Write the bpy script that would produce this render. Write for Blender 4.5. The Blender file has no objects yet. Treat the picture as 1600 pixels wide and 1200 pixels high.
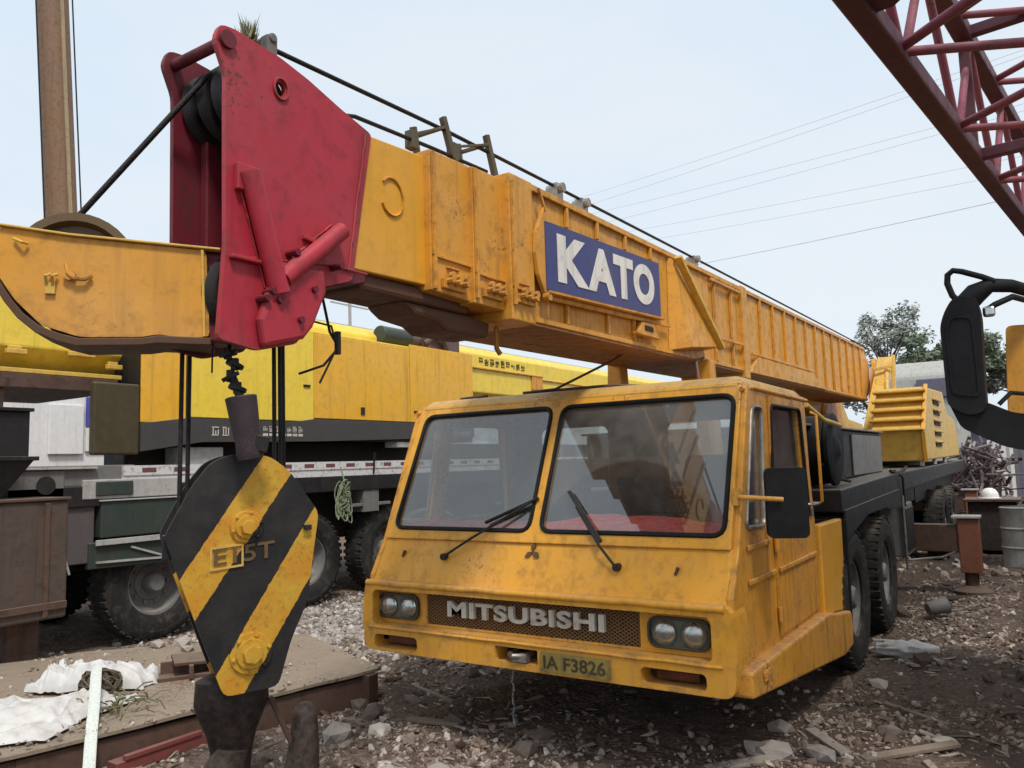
import bpy, bmesh, math, random
import numpy as np
from mathutils import Vector, Matrix, noise
from mathutils.geometry import tessellate_polygon
R = math.radians
random.seed(7); rng = np.random.default_rng(7)
scene = bpy.context.scene
COL = scene.collection

# ------------------------------------------------------------------ camera
cam = bpy.data.cameras.new('camera'); camo = bpy.data.objects.new('camera', cam); COL.objects.link(camo)
cam.sensor_width = 36; cam.lens = 36 * 1235.38 / 1600; cam.clip_start = 0.05; cam.clip_end = 2000
r0 = Vector((0.83348861, 0.55177148, -0.02906845)); r1 = Vector((-0.07923232, 0.06728921, -0.99458253)); r2 = Vector((-0.54682628, 0.83127636, 0.09980292))
M = Matrix((r0, -r1, -r2)).transposed().to_4x4(); M.translation = (2.5374, -3.9828, 1.70)
camo.matrix_world = M
scene.camera = camo
# ------------------------------------------------------------------ light
SUN_EL, SUN_AZ = R(58), R(128)          # azimuth measured from +Y towards +X
w = bpy.data.worlds.new('World'); scene.world = w; w.use_nodes = True
wt = w.node_tree; wt.nodes.clear()
wo = wt.nodes.new('ShaderNodeOutputWorld'); wb = wt.nodes.new('ShaderNodeBackground')
sk = wt.nodes.new('ShaderNodeTexSky'); sk.sky_type = 'NISHITA'; sk.sun_disc = False
sk.sun_elevation = SUN_EL; sk.sun_rotation = SUN_AZ; sk.air_density = 1.0; sk.dust_density = 3.0; sk.ozone_density = 1.0
wm = wt.nodes.new('ShaderNodeMix'); wm.data_type = 'RGBA'; wm.inputs[0].default_value = 0.88
wm.inputs[7].default_value = (5.6, 6.25, 6.85, 1)      # thin overcast veil
wtc = wt.nodes.new('ShaderNodeTexCoord'); wmp = wt.nodes.new('ShaderNodeMapping'); wmp.inputs[3].default_value = (1, 1, 3.0)
wn = wt.nodes.new('ShaderNodeTexNoise'); wn.inputs['Scale'].default_value = 1.6; wn.inputs['Detail'].default_value = 6; wn.inputs['Roughness'].default_value = .55
wr = wt.nodes.new('ShaderNodeMix'); wr.data_type = 'RGBA'; wr.inputs[6].default_value = (5.25, 6.1, 6.95, 1); wr.inputs[7].default_value = (6.0, 6.45, 6.8, 1)
wrr = wt.nodes.new('ShaderNodeMapRange'); wrr.inputs[1].default_value = .35; wrr.inputs[2].default_value = .65
wt.links.new(wtc.outputs['Generated'], wmp.inputs[0]); wt.links.new(wmp.outputs[0], wn.inputs[0]); wt.links.new(wn.outputs[0], wrr.inputs[0]); wt.links.new(wrr.outputs[0], wr.inputs[0]); wt.links.new(wr.outputs[2], wm.inputs[7])
wt.links.new(sk.outputs[0], wm.inputs[6]); wt.links.new(wm.outputs[2], wb.inputs[0]); wb.inputs[1].default_value = 0.10
wt.links.new(wb.outputs[0], wo.inputs[0])
sl = bpy.data.lights.new('sun', 'SUN'); sl.energy = 2.0; sl.angle = R(11); sl.color = (1, .95, .87)
so = bpy.data.objects.new('sun', sl); COL.objects.link(so)
sd = Vector((math.sin(SUN_AZ) * math.cos(SUN_EL), math.cos(SUN_AZ) * math.cos(SUN_EL), math.sin(SUN_EL)))
so.rotation_euler = sd.to_track_quat('Z', 'Y').to_euler()
vs = scene.view_settings; vs.view_transform = 'Standard'; vs.look = 'None'; vs.exposure = 0.55; vs.gamma = 1.0

# ------------------------------------------------------------------ materials
class NT:
    def __init__(s, name):
        s.m = bpy.data.materials.new(name); s.m.use_nodes = True; s.t = s.m.node_tree; s.t.nodes.clear()
    def n(s, typ, ins=None, **at):
        nd = s.t.nodes.new(typ)
        for k, v in at.items(): setattr(nd, k, v)
        for k, v in (ins or {}).items():
            sock = nd.inputs[k]
            if isinstance(v, bpy.types.NodeSocket): s.t.links.new(v, sock)
            elif isinstance(v, bpy.types.Node): s.t.links.new(v.outputs[0], sock)
            else:
                if isinstance(v, tuple) and len(v) == 3 and sock.type == 'RGBA': v = v + (1,)
                sock.default_value = v
        return nd
    def pos(s): return s.n('ShaderNodeNewGeometry').outputs['Position']
    def noise(s, vec, scale, detail=4, rough=.55, dist=0):
        return s.n('ShaderNodeTexNoise', {'Vector': vec, 'Scale': scale, 'Detail': detail, 'Roughness': rough, 'Distortion': dist}).outputs['Fac']
    def ramp(s, fac, a, b, lo=0.0, hi=1.0):
        return s.n('ShaderNodeMapRange', {0: fac, 1: a, 2: b, 3: lo, 4: hi}, interpolation_type='SMOOTHSTEP').outputs[0]
    def math(s, op, a, b=0.0): return s.n('ShaderNodeMath', {0: a, 1: b}, operation=op).outputs[0]
    def mix(s, fac, a, b): return s.n('ShaderNodeMix', {0: fac, 6: a, 7: b}, data_type='RGBA').outputs[2]
    def scaled(s, vec, sc): return s.n('ShaderNodeMapping', {0: vec, 3: sc}).outputs[0]
    def bump(s, h, strength=.2, dist=.01): return s.n('ShaderNodeBump', {'Strength': strength, 'Distance': dist, 'Height': h}).outputs[0]
    def out(s, sh):
        o = s.n('ShaderNodeOutputMaterial'); s.t.links.new(sh, o.inputs[0]); return s.m
    def pbr(s, col, rough=.5, metal=0.0, normal=None, spec=.4, **kw):
        ins = {'Base Color': col, 'Roughness': rough, 'Metallic': metal, 'Specular IOR Level': spec}
        if normal is not None: ins['Normal'] = normal
        ins.update(kw)
        return s.out(s.n('ShaderNodeBsdfPrincipled', ins).outputs[0])

DIRT = (.085, .058, .036)
def paint(name, col, rough=.4, dirt=.35, streak=.3, fade=.25, rust=.12, dirtcol=DIRT, bump=.12, rustcol=(.11, .042, .018), metal=0., spec=.4, edge=0., dust=.30):
    s = NT(name); p = s.pos()
    big = s.noise(p, 1.7, 5, .6); fine = s.noise(p, 11, 8, .68); vf = s.noise(p, 46, 5, .6)
    lum = tuple(min(1, c * .72 + .26 * (sum(col) / 3) + .02) for c in col)
    c = s.mix(s.math('MULTIPLY', s.ramp(big, .38, .68), fade), col, lum)
    c = s.mix(s.math('MULTIPLY', s.ramp(s.noise(p, 4.3, 4), .42, .66), .14), c, tuple(x * .72 for x in col))
    d = s.math('MULTIPLY', s.ramp(s.math('MULTIPLY_ADD', fine, big), .28, .42), 1.0)
    d = s.math('MULTIPLY', s.ramp(fine, .46, .72), dirt)
    st = s.noise(s.scaled(p, (13., 13., .75)), 1.0, 5, .62)
    d2 = s.math('MULTIPLY', s.ramp(st, .5, .74), streak)
    dm = s.math('MAXIMUM', d, d2)
    c = s.mix(dm, c, dirtcol)
    ch = s.math('MULTIPLY', s.ramp(s.math('ADD', s.math('MULTIPLY', vf, .55), s.math('MULTIPLY', big, .5)), max(.585, .65 - rust * .25), max(.615, .68 - rust * .25)), min(1.0, rust * 5))
    c = s.mix(ch, c, rustcol)
    nz = s.n('ShaderNodeSeparateXYZ', {0: s.n('ShaderNodeNewGeometry').outputs['Normal']}).outputs[2]
    du = s.math('MULTIPLY', s.ramp(nz, .55, .95), s.math('MULTIPLY', s.ramp(fine, .30, .62, .45, 1.0), dust))
    c = s.mix(du, c, (.34, .285, .225))
    if edge:
        g = s.n('ShaderNodeNewGeometry'); bv = s.n('ShaderNodeBevel', {'Radius': .014}, samples=3)
        dt = s.n('ShaderNodeVectorMath', {0: bv.outputs[0], 1: g.outputs['Normal']}, operation='DOT_PRODUCT').outputs['Value']
        em = s.math('MULTIPLY', s.ramp(dt, .985, .90), s.math('MULTIPLY', s.ramp(s.math('ADD', s.math('MULTIPLY', vf, .5), s.math('MULTIPLY', fine, .5)), .44, .60), edge))
        c = s.mix(em, c, tuple(x * .3 for x in rustcol) if sum(col) < .12 else (.16, .085, .045))
    r = s.math('ADD', s.math('MULTIPLY', dm, .45), s.math('ADD', rough, s.math('MULTIPLY', s.math('SUBTRACT', fine, .5), .2)))
    h = s.math('ADD', s.math('MULTIPLY', s.noise(p, 5.5, 3), 1.0), s.math('MULTIPLY', vf, .08))
    return s.pbr(c, r, metal, s.bump(h, bump, .03), spec)

def plain(name, col, rough=.5, metal=0., var=.25, bump=.1, scale=14, spec=.4, **kw):
    s = NT(name); p = s.pos(); f = s.noise(p, scale, 6, .62)
    c = s.mix(s.ramp(f, .3, .72), tuple(x * (1 - var) for x in col), tuple(min(1, x * (1 + var)) for x in col))
    return s.pbr(c, rough, metal, s.bump(f, bump, .01), spec, **kw)

YEL = paint('crane_yellow', (.69, .315, .030), .44, .42, .46, .34, .12, edge=.8)
YELC = paint('cab_yellow', (.72, .335, .028), .41, .40, .36, .34, .12, edge=.7)
YELD = paint('cab_yellow_streaked', (.67, .30, .028), .42, .46, .85, .3, .13, dirtcol=(.12, .072, .034), edge=.8)
YELA = paint('arm_yellow', (.66, .30, .028), .44, .38, .30, .36, .05, edge=.7)
YELP = paint('pale_yellow', (.68, .42, .07), .42, .35, .3, .3, .08)
ORANGE = paint('fresh_orange_yellow', (.74, .36, .03), .36, .16, .18, .2, .03)
LEMON = paint('modern_yellow', (.84, .60, .06), .34, .18, .25, .2, .03, bump=.08)
AMBER = paint('modern_amber', (.80, .42, .03), .32, .20, .32, .2, .03, bump=.08)
RED = paint('boom_red', (.43, .026, .045), .46, .42, .5, .42, .17, dirtcol=(.12, .022, .028), edge=.9)
REDD = paint('boom_red_shaded_greasy', (.15, .012, .022), .5, .6, .6, .2, .14, dirtcol=(.02, .014, .014))  # boom red darkened: shade inside the head painted in, plus grease
BLACKM = paint('black_chassis', (.014, .013, .014), .5, .35, .3, .3, .05, dirtcol=(.045, .036, .03), spec=.3, dust=.42)
GREYM = paint('grey_steel', (.17, .165, .16), .5, .4, .4, .25, .1)
PALEM = paint('pale_grey_steel', (.42, .41, .39), .5, .35, .4, .25, .08)
GREEN = paint('dark_green_paint', (.035, .05, .042), .45, .35, .3, .2, .05)
RUST = paint('rusty_steel', (.095, .05, .033), .75, .65, .5, .6, .19, dirtcol=(.04, .026, .02), bump=.35)
TANK = paint('brown_tank', (.085, .058, .045), .6, .6, .6, .6, .17, dirtcol=(.035, .026, .022), bump=.3)
JACKM = paint('jack_primer', (.22, .075, .04), .6, .45, .4, .3, .15)
MAROON = paint('lattice_maroon', (.085, .018, .036), .55, .5, .35, .4, .16, edge=.5)
PINKM = paint('lattice_faded_red', (.24, .055, .085), .6, .5, .4, .5, .16)
RUBBER = plain('rubber', (.028, .027, .026), .82, 0, .45, .35, 22, .25)
RUBDUST = paint('dusty_rubber', (.022, .021, .020), .85, .6, .3, .3, 0.0, dirtcol=(.11, .092, .078), spec=.2)
SEAL = plain('rubber_seal', (.009, .009, .010), .6, 0, .4, .15, 9, .25)
ROPE = plain('greased_wire_rope', (.020, .018, .017), .6, .3, .5, .6, 120)
CHROME = plain('worn_chrome', (.62, .62, .60), .22, 1., .15, .05)
STEEL = plain('bare_steel', (.33, .31, .28), .42, .8, .3, .2)
DARKIN = plain('interior_grey', (.085, .075, .068), .8)
CLOTH = plain('red_cloth', (.72, .10, .095), .9, 0, .35, .5, 30)
SEATM = plain('seat_vinyl', (.05, .048, .05), .55)
LETW = paint('letter_white', (.60, .56, .48), .55, .55, .45, .3, .10, dirtcol=(.22, .16, .10))
LETW2 = paint('board_letter_white', (.78, .76, .72), .55, .40, .45, .25, .08, dirtcol=(.30, .28, .26))
BLUE = paint('board_blue', (.045, .05, .19), .42, .35, .45, .35, .05, dirtcol=(.13, .12, .12))
PLATEY = paint('plate_yellow', (.30, .215, .04), .55, .65, .5, .4, .10)
INK = plain('ink_black', (.02, .018, .015), .7)
SIGNB = plain('blue_sign', (.075, .075, .36), .6, 0, .1)
WHITEW = paint('white_wall', (.74, .72, .72), .8, .22, .3, .1, 0.0, dirtcol=(.3, .28, .27))
TARP = paint('white_tarp', (.62, .61, .60), .8, .45, .2, .2, .0, dirtcol=(.26, .22, .19), bump=.3)
STRAPM = plain('webbing_white', (.60, .63, .58), .8, 0, .15, .5, 90)
WOOD = paint('weathered_wood', (.20, .15, .11), .85, .6, .3, .4, .0, dirtcol=(.06, .045, .035), bump=.4)
HATM = plain('hat_white', (.80, .79, .78), .35, 0, .05, .02)
BARK = plain('bark', (.06, .045, .035), .9, 0, .4, .6, 10)
CONC = paint('pale_stone', (.36, .31, .275), .9, .6, .1, .4, .0, dirtcol=(.12, .09, .07), bump=.5)
WIREM = plain('rusty_wire', (.13, .10, .07), .7, .4, .4)
PURP = paint('faded_blue_paint', (.13, .12, .18), .6, .4, .4, .3, .1)
CABLEM = plain('power_cable', (.56, .58, .62), .7)

def hazard():
    s = NT('hazard_stripes'); tc = s.n('ShaderNodeTexCoord').outputs['Object']; p = s.pos()
    wob = s.math('MULTIPLY', s.math('SUBTRACT', s.noise(p, 40, 3), .5), .010)
    def band(p1, p2, wdt):
        d = Vector((p2[0] - p1[0], p2[1] - p1[1])).normalized(); nx, nz = d.y, -d.x      # perpendicular, pointing down-right
        a = p1[0] * nx + p1[1] * nz
        dt = s.n('ShaderNodeVectorMath', {0: tc, 1: (nx, 0, nz)}, operation='DOT_PRODUCT').outputs['Value']
        dt = s.math('ADD', dt, wob)
        return s.math('MULTIPLY', s.math('GREATER_THAN', dt, a), s.math('LESS_THAN', dt, a + wdt))
    b = s.math('MAXIMUM', band((-.208, 1.312), (.08, 1.745), .128), band((-.076, .961), (.275, 1.532), .125))
    big = s.noise(p, 9, 6, .6); fine = s.noise(p, 42, 6, .7)
    yel = s.mix(s.ramp(big, .35, .65), (.60, .27, .02), (.62, .36, .035))
    yel = s.mix(s.math('MULTIPLY', s.ramp(fine, .5, .72), .55), yel, (.16, .07, .03))
    blk = s.mix(s.ramp(big, .35, .7), (.012, .011, .011), (.030, .024, .022))
    c = s.mix(b, blk, yel)
    return s.pbr(c, s.math('ADD', .42, s.math('MULTIPLY', fine, .25)), 0., s.bump(fine, .25, .006), .4)
HAZ = hazard()

def glass(name, tint=(.86, .88, .87), dust=.15, wiped=False):
    s = NT(name); p = s.pos()
    tr = s.n('ShaderNodeBsdfTransparent', {0: tint}); gl = s.n('ShaderNodeBsdfGlossy', {0: (1, 1, 1), 1: .015})
    g = s.n('ShaderNodeNewGeometry')
    cs = s.math('ABSOLUTE', s.n('ShaderNodeVectorMath', {0: g.outputs['Incoming'], 1: g.outputs['Normal']}, operation='DOT_PRODUCT').outputs['Value'])
    fr = s.math('MULTIPLY_ADD', s.math('POWER', s.math('SUBTRACT', 1.0, cs), 5.0), .90)
    fr.node.inputs[2].default_value = .10
    m1 = s.n('ShaderNodeMixShader', {0: fr, 1: tr.outputs[0], 2: gl.outputs[0]})
    df = s.n('ShaderNodeBsdfDiffuse', {0: (.30, .285, .265)})
    k = s.math('MULTIPLY', s.ramp(s.noise(p, 3.2, 6, .6), .3, .75, .35, 1.3), dust)
    if wiped:
        cl = None
        for px_, pz_, r0_, r1_ in ((-.70, 1.115, .26, .76), (.53, 1.105, .22, .60)):
            d = s.n('ShaderNodeVectorMath', {0: s.n('ShaderNodeVectorMath', {0: p, 1: (px_, 0, pz_)}, operation='SUBTRACT').outputs[0], 1: (1, 0, 1)}, operation='MULTIPLY').outputs[0]
            L = s.n('ShaderNodeVectorMath', {0: d}, operation='LENGTH').outputs['Value']
            a = s.math('MULTIPLY', s.ramp(L, r0_, r0_ + .02), s.ramp(L, r1_, r1_ - .02)); cl = a if cl is None else s.math('MAXIMUM', cl, a)
        k = s.math('MULTIPLY', k, s.math('SUBTRACT', 1.35, s.math('MULTIPLY', cl, .75)))
    m2 = s.n('ShaderNodeMixShader', {0: k, 1: m1.outputs[0], 2: df.outputs[0]})
    return s.out(m2.outputs[0])
GLASS = glass('dusty_glass'); WSG = glass('wiped_windshield', wiped=True); LENS = glass('lamp_glass', (.92, .94, .92), .12)
def water():
    s = NT('water'); return s.out(s.n('ShaderNodeBsdfPrincipled', {'Base Color': (.9, .93, .95), 'Roughness': .05, 'Transmission Weight': .85, 'IOR': 1.33}).outputs[0])
WATER = water()
def tape():
    s = NT('red_white_reflective_tape'); p = s.pos()
    x = s.n('ShaderNodeSeparateXYZ', {0: p}).outputs[1]
    z = s.n('ShaderNodeSeparateXYZ', {0: p}).outputs[2]
    k = s.math('LESS_THAN', s.math('FRACT', s.math('MULTIPLY', x, 1 / .36)), .44)
    k = s.math('MULTIPLY', k, s.math('MULTIPLY', s.math('GREATER_THAN', z, 1.715), s.math('LESS_THAN', z, 1.765)))
    c = s.mix(k, (.62, .60, .60), (.16, .06, .06))
    f = s.noise(p, 20, 5); c = s.mix(s.ramp(f, .5, .75, 0, .6), c, DIRT)
    return s.pbr(c, .4)
TAPE = tape()
def ground_mat():
    s = NT('rubble_ground'); p = s.pos()
    a = s.noise(p, .55, 6, .6); b = s.noise(p, 6, 8, .7); c3 = s.noise(p, 38, 6, .7)
    v = s.n('ShaderNodeTexVoronoi', {'Vector': p, 'Scale': 26.}).outputs['Distance']
    c = s.mix(s.ramp(b, .32, .66), (.085, .055, .040), (.24, .172, .132))
    c = s.mix(s.ramp(c3, .50, .70), c, (.42, .345, .29))
    c = s.mix(s.math('MULTIPLY', s.ramp(a, .45, .65), .55), c, (.095, .068, .055))
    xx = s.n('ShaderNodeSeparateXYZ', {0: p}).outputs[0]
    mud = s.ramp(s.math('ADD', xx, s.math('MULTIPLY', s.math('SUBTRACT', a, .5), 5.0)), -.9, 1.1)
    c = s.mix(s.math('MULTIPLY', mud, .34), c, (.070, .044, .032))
    h = s.math('ADD', s.math('MULTIPLY', b, 1.3), s.math('ADD', s.math('MULTIPLY', c3, .5), s.math('MULTIPLY', v, .6)))
    return s.pbr(c, s.math('SUBTRACT', .95, s.math('MULTIPLY', s.ramp(b, .6, .4), s.math('MULTIPLY', mud, .35))), 0, s.bump(h, 1.0, .045), .25)
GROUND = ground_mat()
def rubble_mat(name, cols):
    s = NT(name); p = s.pos(); ri = s.n('ShaderNodeNewGeometry').outputs['Random Per Island']
    rp = s.n('ShaderNodeValToRGB', {0: ri}); e = rp.color_ramp.elements
    while len(e) < len(cols): e.new(.5)
    for i, c in enumerate(cols): e[i].position = i / (len(cols) - 1); e[i].color = c + (1,)
    f = s.noise(p, 45, 5, .65)
    c = s.mix(s.ramp(f, .4, .7, 0, .5), rp.outputs[0], (.085, .062, .047))
    return s.pbr(c, .92, 0, s.bump(f, .5, .008), .15)
STONES = rubble_mat('mixed_rubble', [(.14, .092, .068), (.31, .232, .182), (.20, .145, .112), (.45, .365, .305), (.25, .18, .142), (.62, .56, .50), (.17, .118, .092)])
STICKS = rubble_mat('splinters', [(.15, .10, .075), (.32, .25, .195), (.52, .46, .40), (.20, .15, .115), (.09, .065, .05)])
def leaf_mat(name, c1, c2):
    s = NT(name); ri = s.n('ShaderNodeNewGeometry').outputs['Random Per Island']
    c = s.mix(ri, c1, c2)
    return s.pbr(c, .6, 0, None, .3)
LEAF1 = leaf_mat('haze_paled_leaf', (.14, .155, .13), (.25, .27, .235)); LEAF2 = leaf_mat('green_leaf', (.09, .115, .075), (.155, .185, .12))  # leaf colours lightened and greyed to paint in distance haze
DRYL = leaf_mat('dry_straw', (.10, .10, .04), (.22, .20, .11))

# ------------------------------------------------------------------ mesh helpers
WL = {}
def wloc(o): return WL.get(o.name, Vector((0, 0, 0))) if o else Vector((0, 0, 0))
class MB:
    def __init__(s, mat4=None): s.v = []; s.f = []; s.M = mat4
    def add(s, vs, fs):
        b = len(s.v)
        s.v += [tuple(s.M @ Vector(v)) if s.M else tuple(v) for v in vs]
        s.f += [tuple(b + i for i in f) for f in fs]; return s
    def hexa(s, p):
        return s.add(p, [(0, 3, 2, 1), (4, 5, 6, 7), (0, 1, 5, 4), (1, 2, 6, 5), (2, 3, 7, 6), (3, 0, 4, 7)])
    def box(s, x0, x1, y0, y1, z0, z1):
        return s.hexa([(x0, y0, z0), (x1, y0, z0), (x1, y1, z0), (x0, y1, z0), (x0, y0, z1), (x1, y0, z1), (x1, y1, z1), (x0, y1, z1)])
    def obox(s, c, sz, rot=(0, 0, 0)):
        m = Matrix.Translation(c) @ (Matrix.Rotation(rot[2], 4, 'Z') @ Matrix.Rotation(rot[1], 4, 'Y') @ Matrix.Rotation(rot[0], 4, 'X'))
        a, b, c2 = (x / 2 for x in sz)
        pts = [m @ Vector(q) for q in [(-a, -b, -c2), (a, -b, -c2), (a, b, -c2), (-a, b, -c2), (-a, -b, c2), (a, -b, c2), (a, b, c2), (-a, b, c2)]]
        return s.hexa(pts)
    def bar(s, p0, p1, wd, ht=None, up=(0, 0, 1)):
        p0, p1 = Vector(p0), Vector(p1); d = (p1 - p0).normalized(); up = Vector(up)
        if abs(d.dot(up)) > .98: up = Vector((1, 0, 0))
        sd = d.cross(up).normalized(); u = sd.cross(d); ht = ht or wd
        a, b = sd * wd / 2, u * ht / 2
        return s.hexa([p0 - a - b, p0 + a - b, p1 + a - b, p1 - a - b, p0 - a + b, p0 + a + b, p1 + a + b, p1 - a + b])
    def prism(s, poly, plane, a, b):
        def P(q, t): return {'yz': (t, q[0], q[1]), 'xz': (q[0], t, q[1]), 'xy': (q[0], q[1], t)}[plane]
        n = len(poly)
        return s.add([P(q, a) for q in poly] + [P(q, b) for q in poly],
                     [tuple(range(n))[::-1], tuple(range(n, 2 * n))] + [(i, (i + 1) % n, n + (i + 1) % n, n + i) for i in range(n)])
    def plate(s, outer, holes, P):
        """solid plate with holes; P(u,v,t) gives the point, t in 0..1 through the thickness"""
        loops = [outer] + holes; flat = [q for l in loops for q in l]; n = len(flat)
        tris = tessellate_polygon([[Vector((q[0], q[1], 0)) for q in l] for l in loops])
        vs = [P(q[0], q[1], 0) for q in flat] + [P(q[0], q[1], 1) for q in flat]
        fs = [tuple(t) for t in tris] + [tuple(n + i for i in reversed(t)) for t in tris]
        b = 0
        for l in loops:
            k = len(l); fs += [(b + i, b + (i + 1) % k, n + b + (i + 1) % k, n + b + i) for i in range(k)]; b += k
        return s.add(vs, fs)
    def cyl(s, p0, p1, ra, rb=None, n=16):
        p0, p1 = Vector(p0), Vector(p1); rb = ra if rb is None else rb
        d = (p1 - p0).normalized(); q = d.orthogonal().normalized(); e = d.cross(q)
        vs = []
        for p, r in ((p0, ra), (p1, rb)):
            for i in range(n):
                t = 2 * math.pi * i / n; vs.append(p + (q * math.cos(t) + e * math.sin(t)) * r)
        return s.add(vs, [tuple(range(n))[::-1], tuple(range(n, 2 * n))] + [(i, (i + 1) % n, n + (i + 1) % n, n + i) for i in range(n)])
    def tube(s, pts, r, n=8, closed=False):
        pts = [Vector(p) for p in pts]; k = len(pts); vs = []; fs = []
        up = None
        for i, p in enumerate(pts):
            if closed: d = pts[(i + 1) % k] - pts[i - 1]
            else: d = pts[min(i + 1, k - 1)] - pts[max(i - 1, 0)]
            d.normalize()
            up = (d.orthogonal() if up is None else up - d * up.dot(d)).normalized()
            e = d.cross(up); rr = r[i] if isinstance(r, (list, tuple)) else r
            for j in range(n):
                t = 2 * math.pi * j / n; vs.append(p + (up * math.cos(t) + e * math.sin(t)) * rr)
        for i in range(k if closed else k - 1):
            a, b = i * n, ((i + 1) % k) * n
            fs += [(a + j, a + (j + 1) % n, b + (j + 1) % n, b + j) for j in range(n)]
        if not closed: fs += [tuple(range(n))[::-1], tuple(range((k - 1) * n, k * n))]
        return s.add(vs, fs)
    def lathe(s, prof, o, axis, n=32, closed=False):
        o = Vector(o); d = Vector(axis).normalized(); q = d.orthogonal().normalized(); e = d.cross(q); k = len(prof); vs = []
        for i in range(n):
            t = 2 * math.pi * i / n; rad = q * math.cos(t) + e * math.sin(t)
            vs += [o + rad * r + d * h for r, h in prof]
        fs = []
        for i in range(n):
            a, b = i * k, ((i + 1) % n) * k
            fs += [(a + j, a + (j + 1) % k, b + (j + 1) % k, b + j) for j in range(k if closed else k - 1)]
        return s.add(vs, fs)
    def build(s, name, mat, parent=None, bevel=0, smooth=None, seg=2, local=False, recalc=True):
        me = bpy.data.meshes.new(name)
        va = np.array(s.v, dtype=float)
        o = Vector((0, 0, 0)) if local else Vector(((va[:, 0].min() + va[:, 0].max()) / 2, (va[:, 1].min() + va[:, 1].max()) / 2, va[:, 2].min()))
        me.from_pydata([tuple(x) for x in (va - np.array(o))], [], s.f)
        if recalc:
            bm = bmesh.new(); bm.from_mesh(me); bmesh.ops.recalc_face_normals(bm, faces=bm.faces); bm.to_mesh(me); bm.free()
        ob = bpy.data.objects.new(name, me); COL.objects.link(ob); me.materials.append(mat)
        if smooth:
            me.polygons.foreach_set('use_smooth', [True] * len(me.polygons)); me.set_sharp_from_angle(angle=R(smooth))
        WL[ob.name] = o
        if parent: ob.parent = parent; ob.location = o - (Vector((0, 0, 0)) if local else wloc(parent))
        else: ob.location = o
        if bevel:
            b = ob.modifiers.new('bevel', 'BEVEL'); b.width = bevel; b.segments = seg; b.limit_method = 'ANGLE'; b.angle_limit = R(35); b.harden_normals = False
        return ob
def build_each(m, name, mat, parent=None, bevel=0, **kw):
    par = list(range(len(m.v)))
    def fd(i):
        while par[i] != i: par[i] = par[par[i]]; i = par[i]
        return i
    for f in m.f:
        a = fd(f[0])
        for i in f[1:]: par[fd(i)] = a
    grp = {}
    for f in m.f: grp.setdefault(fd(f[0]), []).append(f)
    for fs in grp.values():
        idx = sorted({i for f in fs for i in f}); mp = {i: k for k, i in enumerate(idx)}
        q = MB(); q.add([m.v[i] for i in idx], [tuple(mp[i] for i in f) for f in fs]); q.build(name, mat, parent, bevel, **kw)
def tag(o, label=None, cat=None, group=None, kind=None):
    if label: o['label'] = label
    if cat: o['category'] = cat
    if group: o['group'] = group
    if kind: o['kind'] = kind
    return o
def empty(name, loc, label=None, cat=None, group=None, rz=0):
    o = bpy.data.objects.new(name, None); COL.objects.link(o); o.location = loc; o.rotation_euler = (0, 0, rz); o.empty_display_size = .2
    WL[o.name] = Vector(loc); return tag(o, label, cat, group)
def copy_part(o, delta, parent, mirror=False):
    c = o.copy(); COL.objects.link(c); c.parent = parent; c.location = o.location + Vector(delta); WL[c.name] = wloc(o) + Vector(delta)
    for ch in list(o.children):
        d = ch.copy(); COL.objects.link(d); d.parent = c
    return c
def rrect(x0, x1, z0, z1, r, n=4):
    pts = []
    for cx, cz, a in ((x1 - r, z1 - r, 0), (x0 + r, z1 - r, 90), (x0 + r, z0 + r, 180), (x1 - r, z0 + r, 270)):
        for i in range(n + 1):
            t = R(a + 90 * i / n); pts.append((cx + r * math.cos(t), cz + r * math.sin(t)))
    return pts
def rpoly(poly, r, n=3):
    out = []; k = len(poly)
    for i in range(k):
        p, a, b = Vector(poly[i]), Vector(poly[i - 1]), Vector(poly[(i + 1) % k])
        da, db = (a - p), (b - p); rr = min(r, da.length * .45, db.length * .45)
        A, B = p + da.normalized() * rr, p + db.normalized() * rr
        for j in range(n + 1):
            t = j / n; out.append(tuple(A * (1 - t) ** 2 + p * 2 * t * (1 - t) + B * t * t))
    return out
def text_mb(mb, txt, width, height, P, extrude=.004, offset=.0, spacing=1.0):
    """block lettering fitted to width x height; P(u,v,t) with t=0 front, 1 back"""
    cu = bpy.data.curves.new('txt', 'FONT'); cu.body = txt; cu.size = 1; cu.offset = offset; cu.extrude = .5; cu.space_character = spacing; cu.resolution_u = 7
    ob = bpy.data.objects.new('txt', cu); COL.objects.link(ob); dg = bpy.context.evaluated_depsgraph_get(); dg.update()
    me = bpy.data.meshes.new_from_object(ob.evaluated_get(dg)); v = np.array([q.co[:] for q in me.vertices])
    lo, hi = v.min(0), v.max(0)
    vs = [P((q[0] - lo[0]) / (hi[0] - lo[0]) * width, (q[1] - lo[1]) / (hi[1] - lo[1]) * height, 0 if q[2] > 0 else 1) for q in v]
    fs = [tuple(p.vertices) for p in me.polygons]; mb.add(vs, fs)
    bpy.data.objects.remove(ob); bpy.data.curves.remove(cu); bpy.data.meshes.remove(me); return mb
def fast_mesh(name, V, T, mat):
    me = bpy.data.meshes.new(name); V = np.asarray(V, np.float32); T = np.asarray(T, np.int32); k = T.shape[1]
    me.vertices.add(len(V)); me.vertices.foreach_set('co', V.ravel()); me.loops.add(T.size); me.loops.foreach_set('vertex_index', T.ravel())
    me.polygons.add(len(T)); me.polygons.foreach_set('loop_start', np.arange(0, T.size, k)); me.polygons.foreach_set('loop_total', np.full(len(T), k))
    me.polygons.foreach_set('use_smooth', np.zeros(len(T), bool)); me.update(calc_edges=True); me.validate(); me.materials.append(mat)
    ob = bpy.data.objects.new(name, me); COL.objects.link(ob); return ob
def seg(a, b, n): return [tuple(Vector(a).lerp(Vector(b), i / n)) for i in range(n + 1)]
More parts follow.
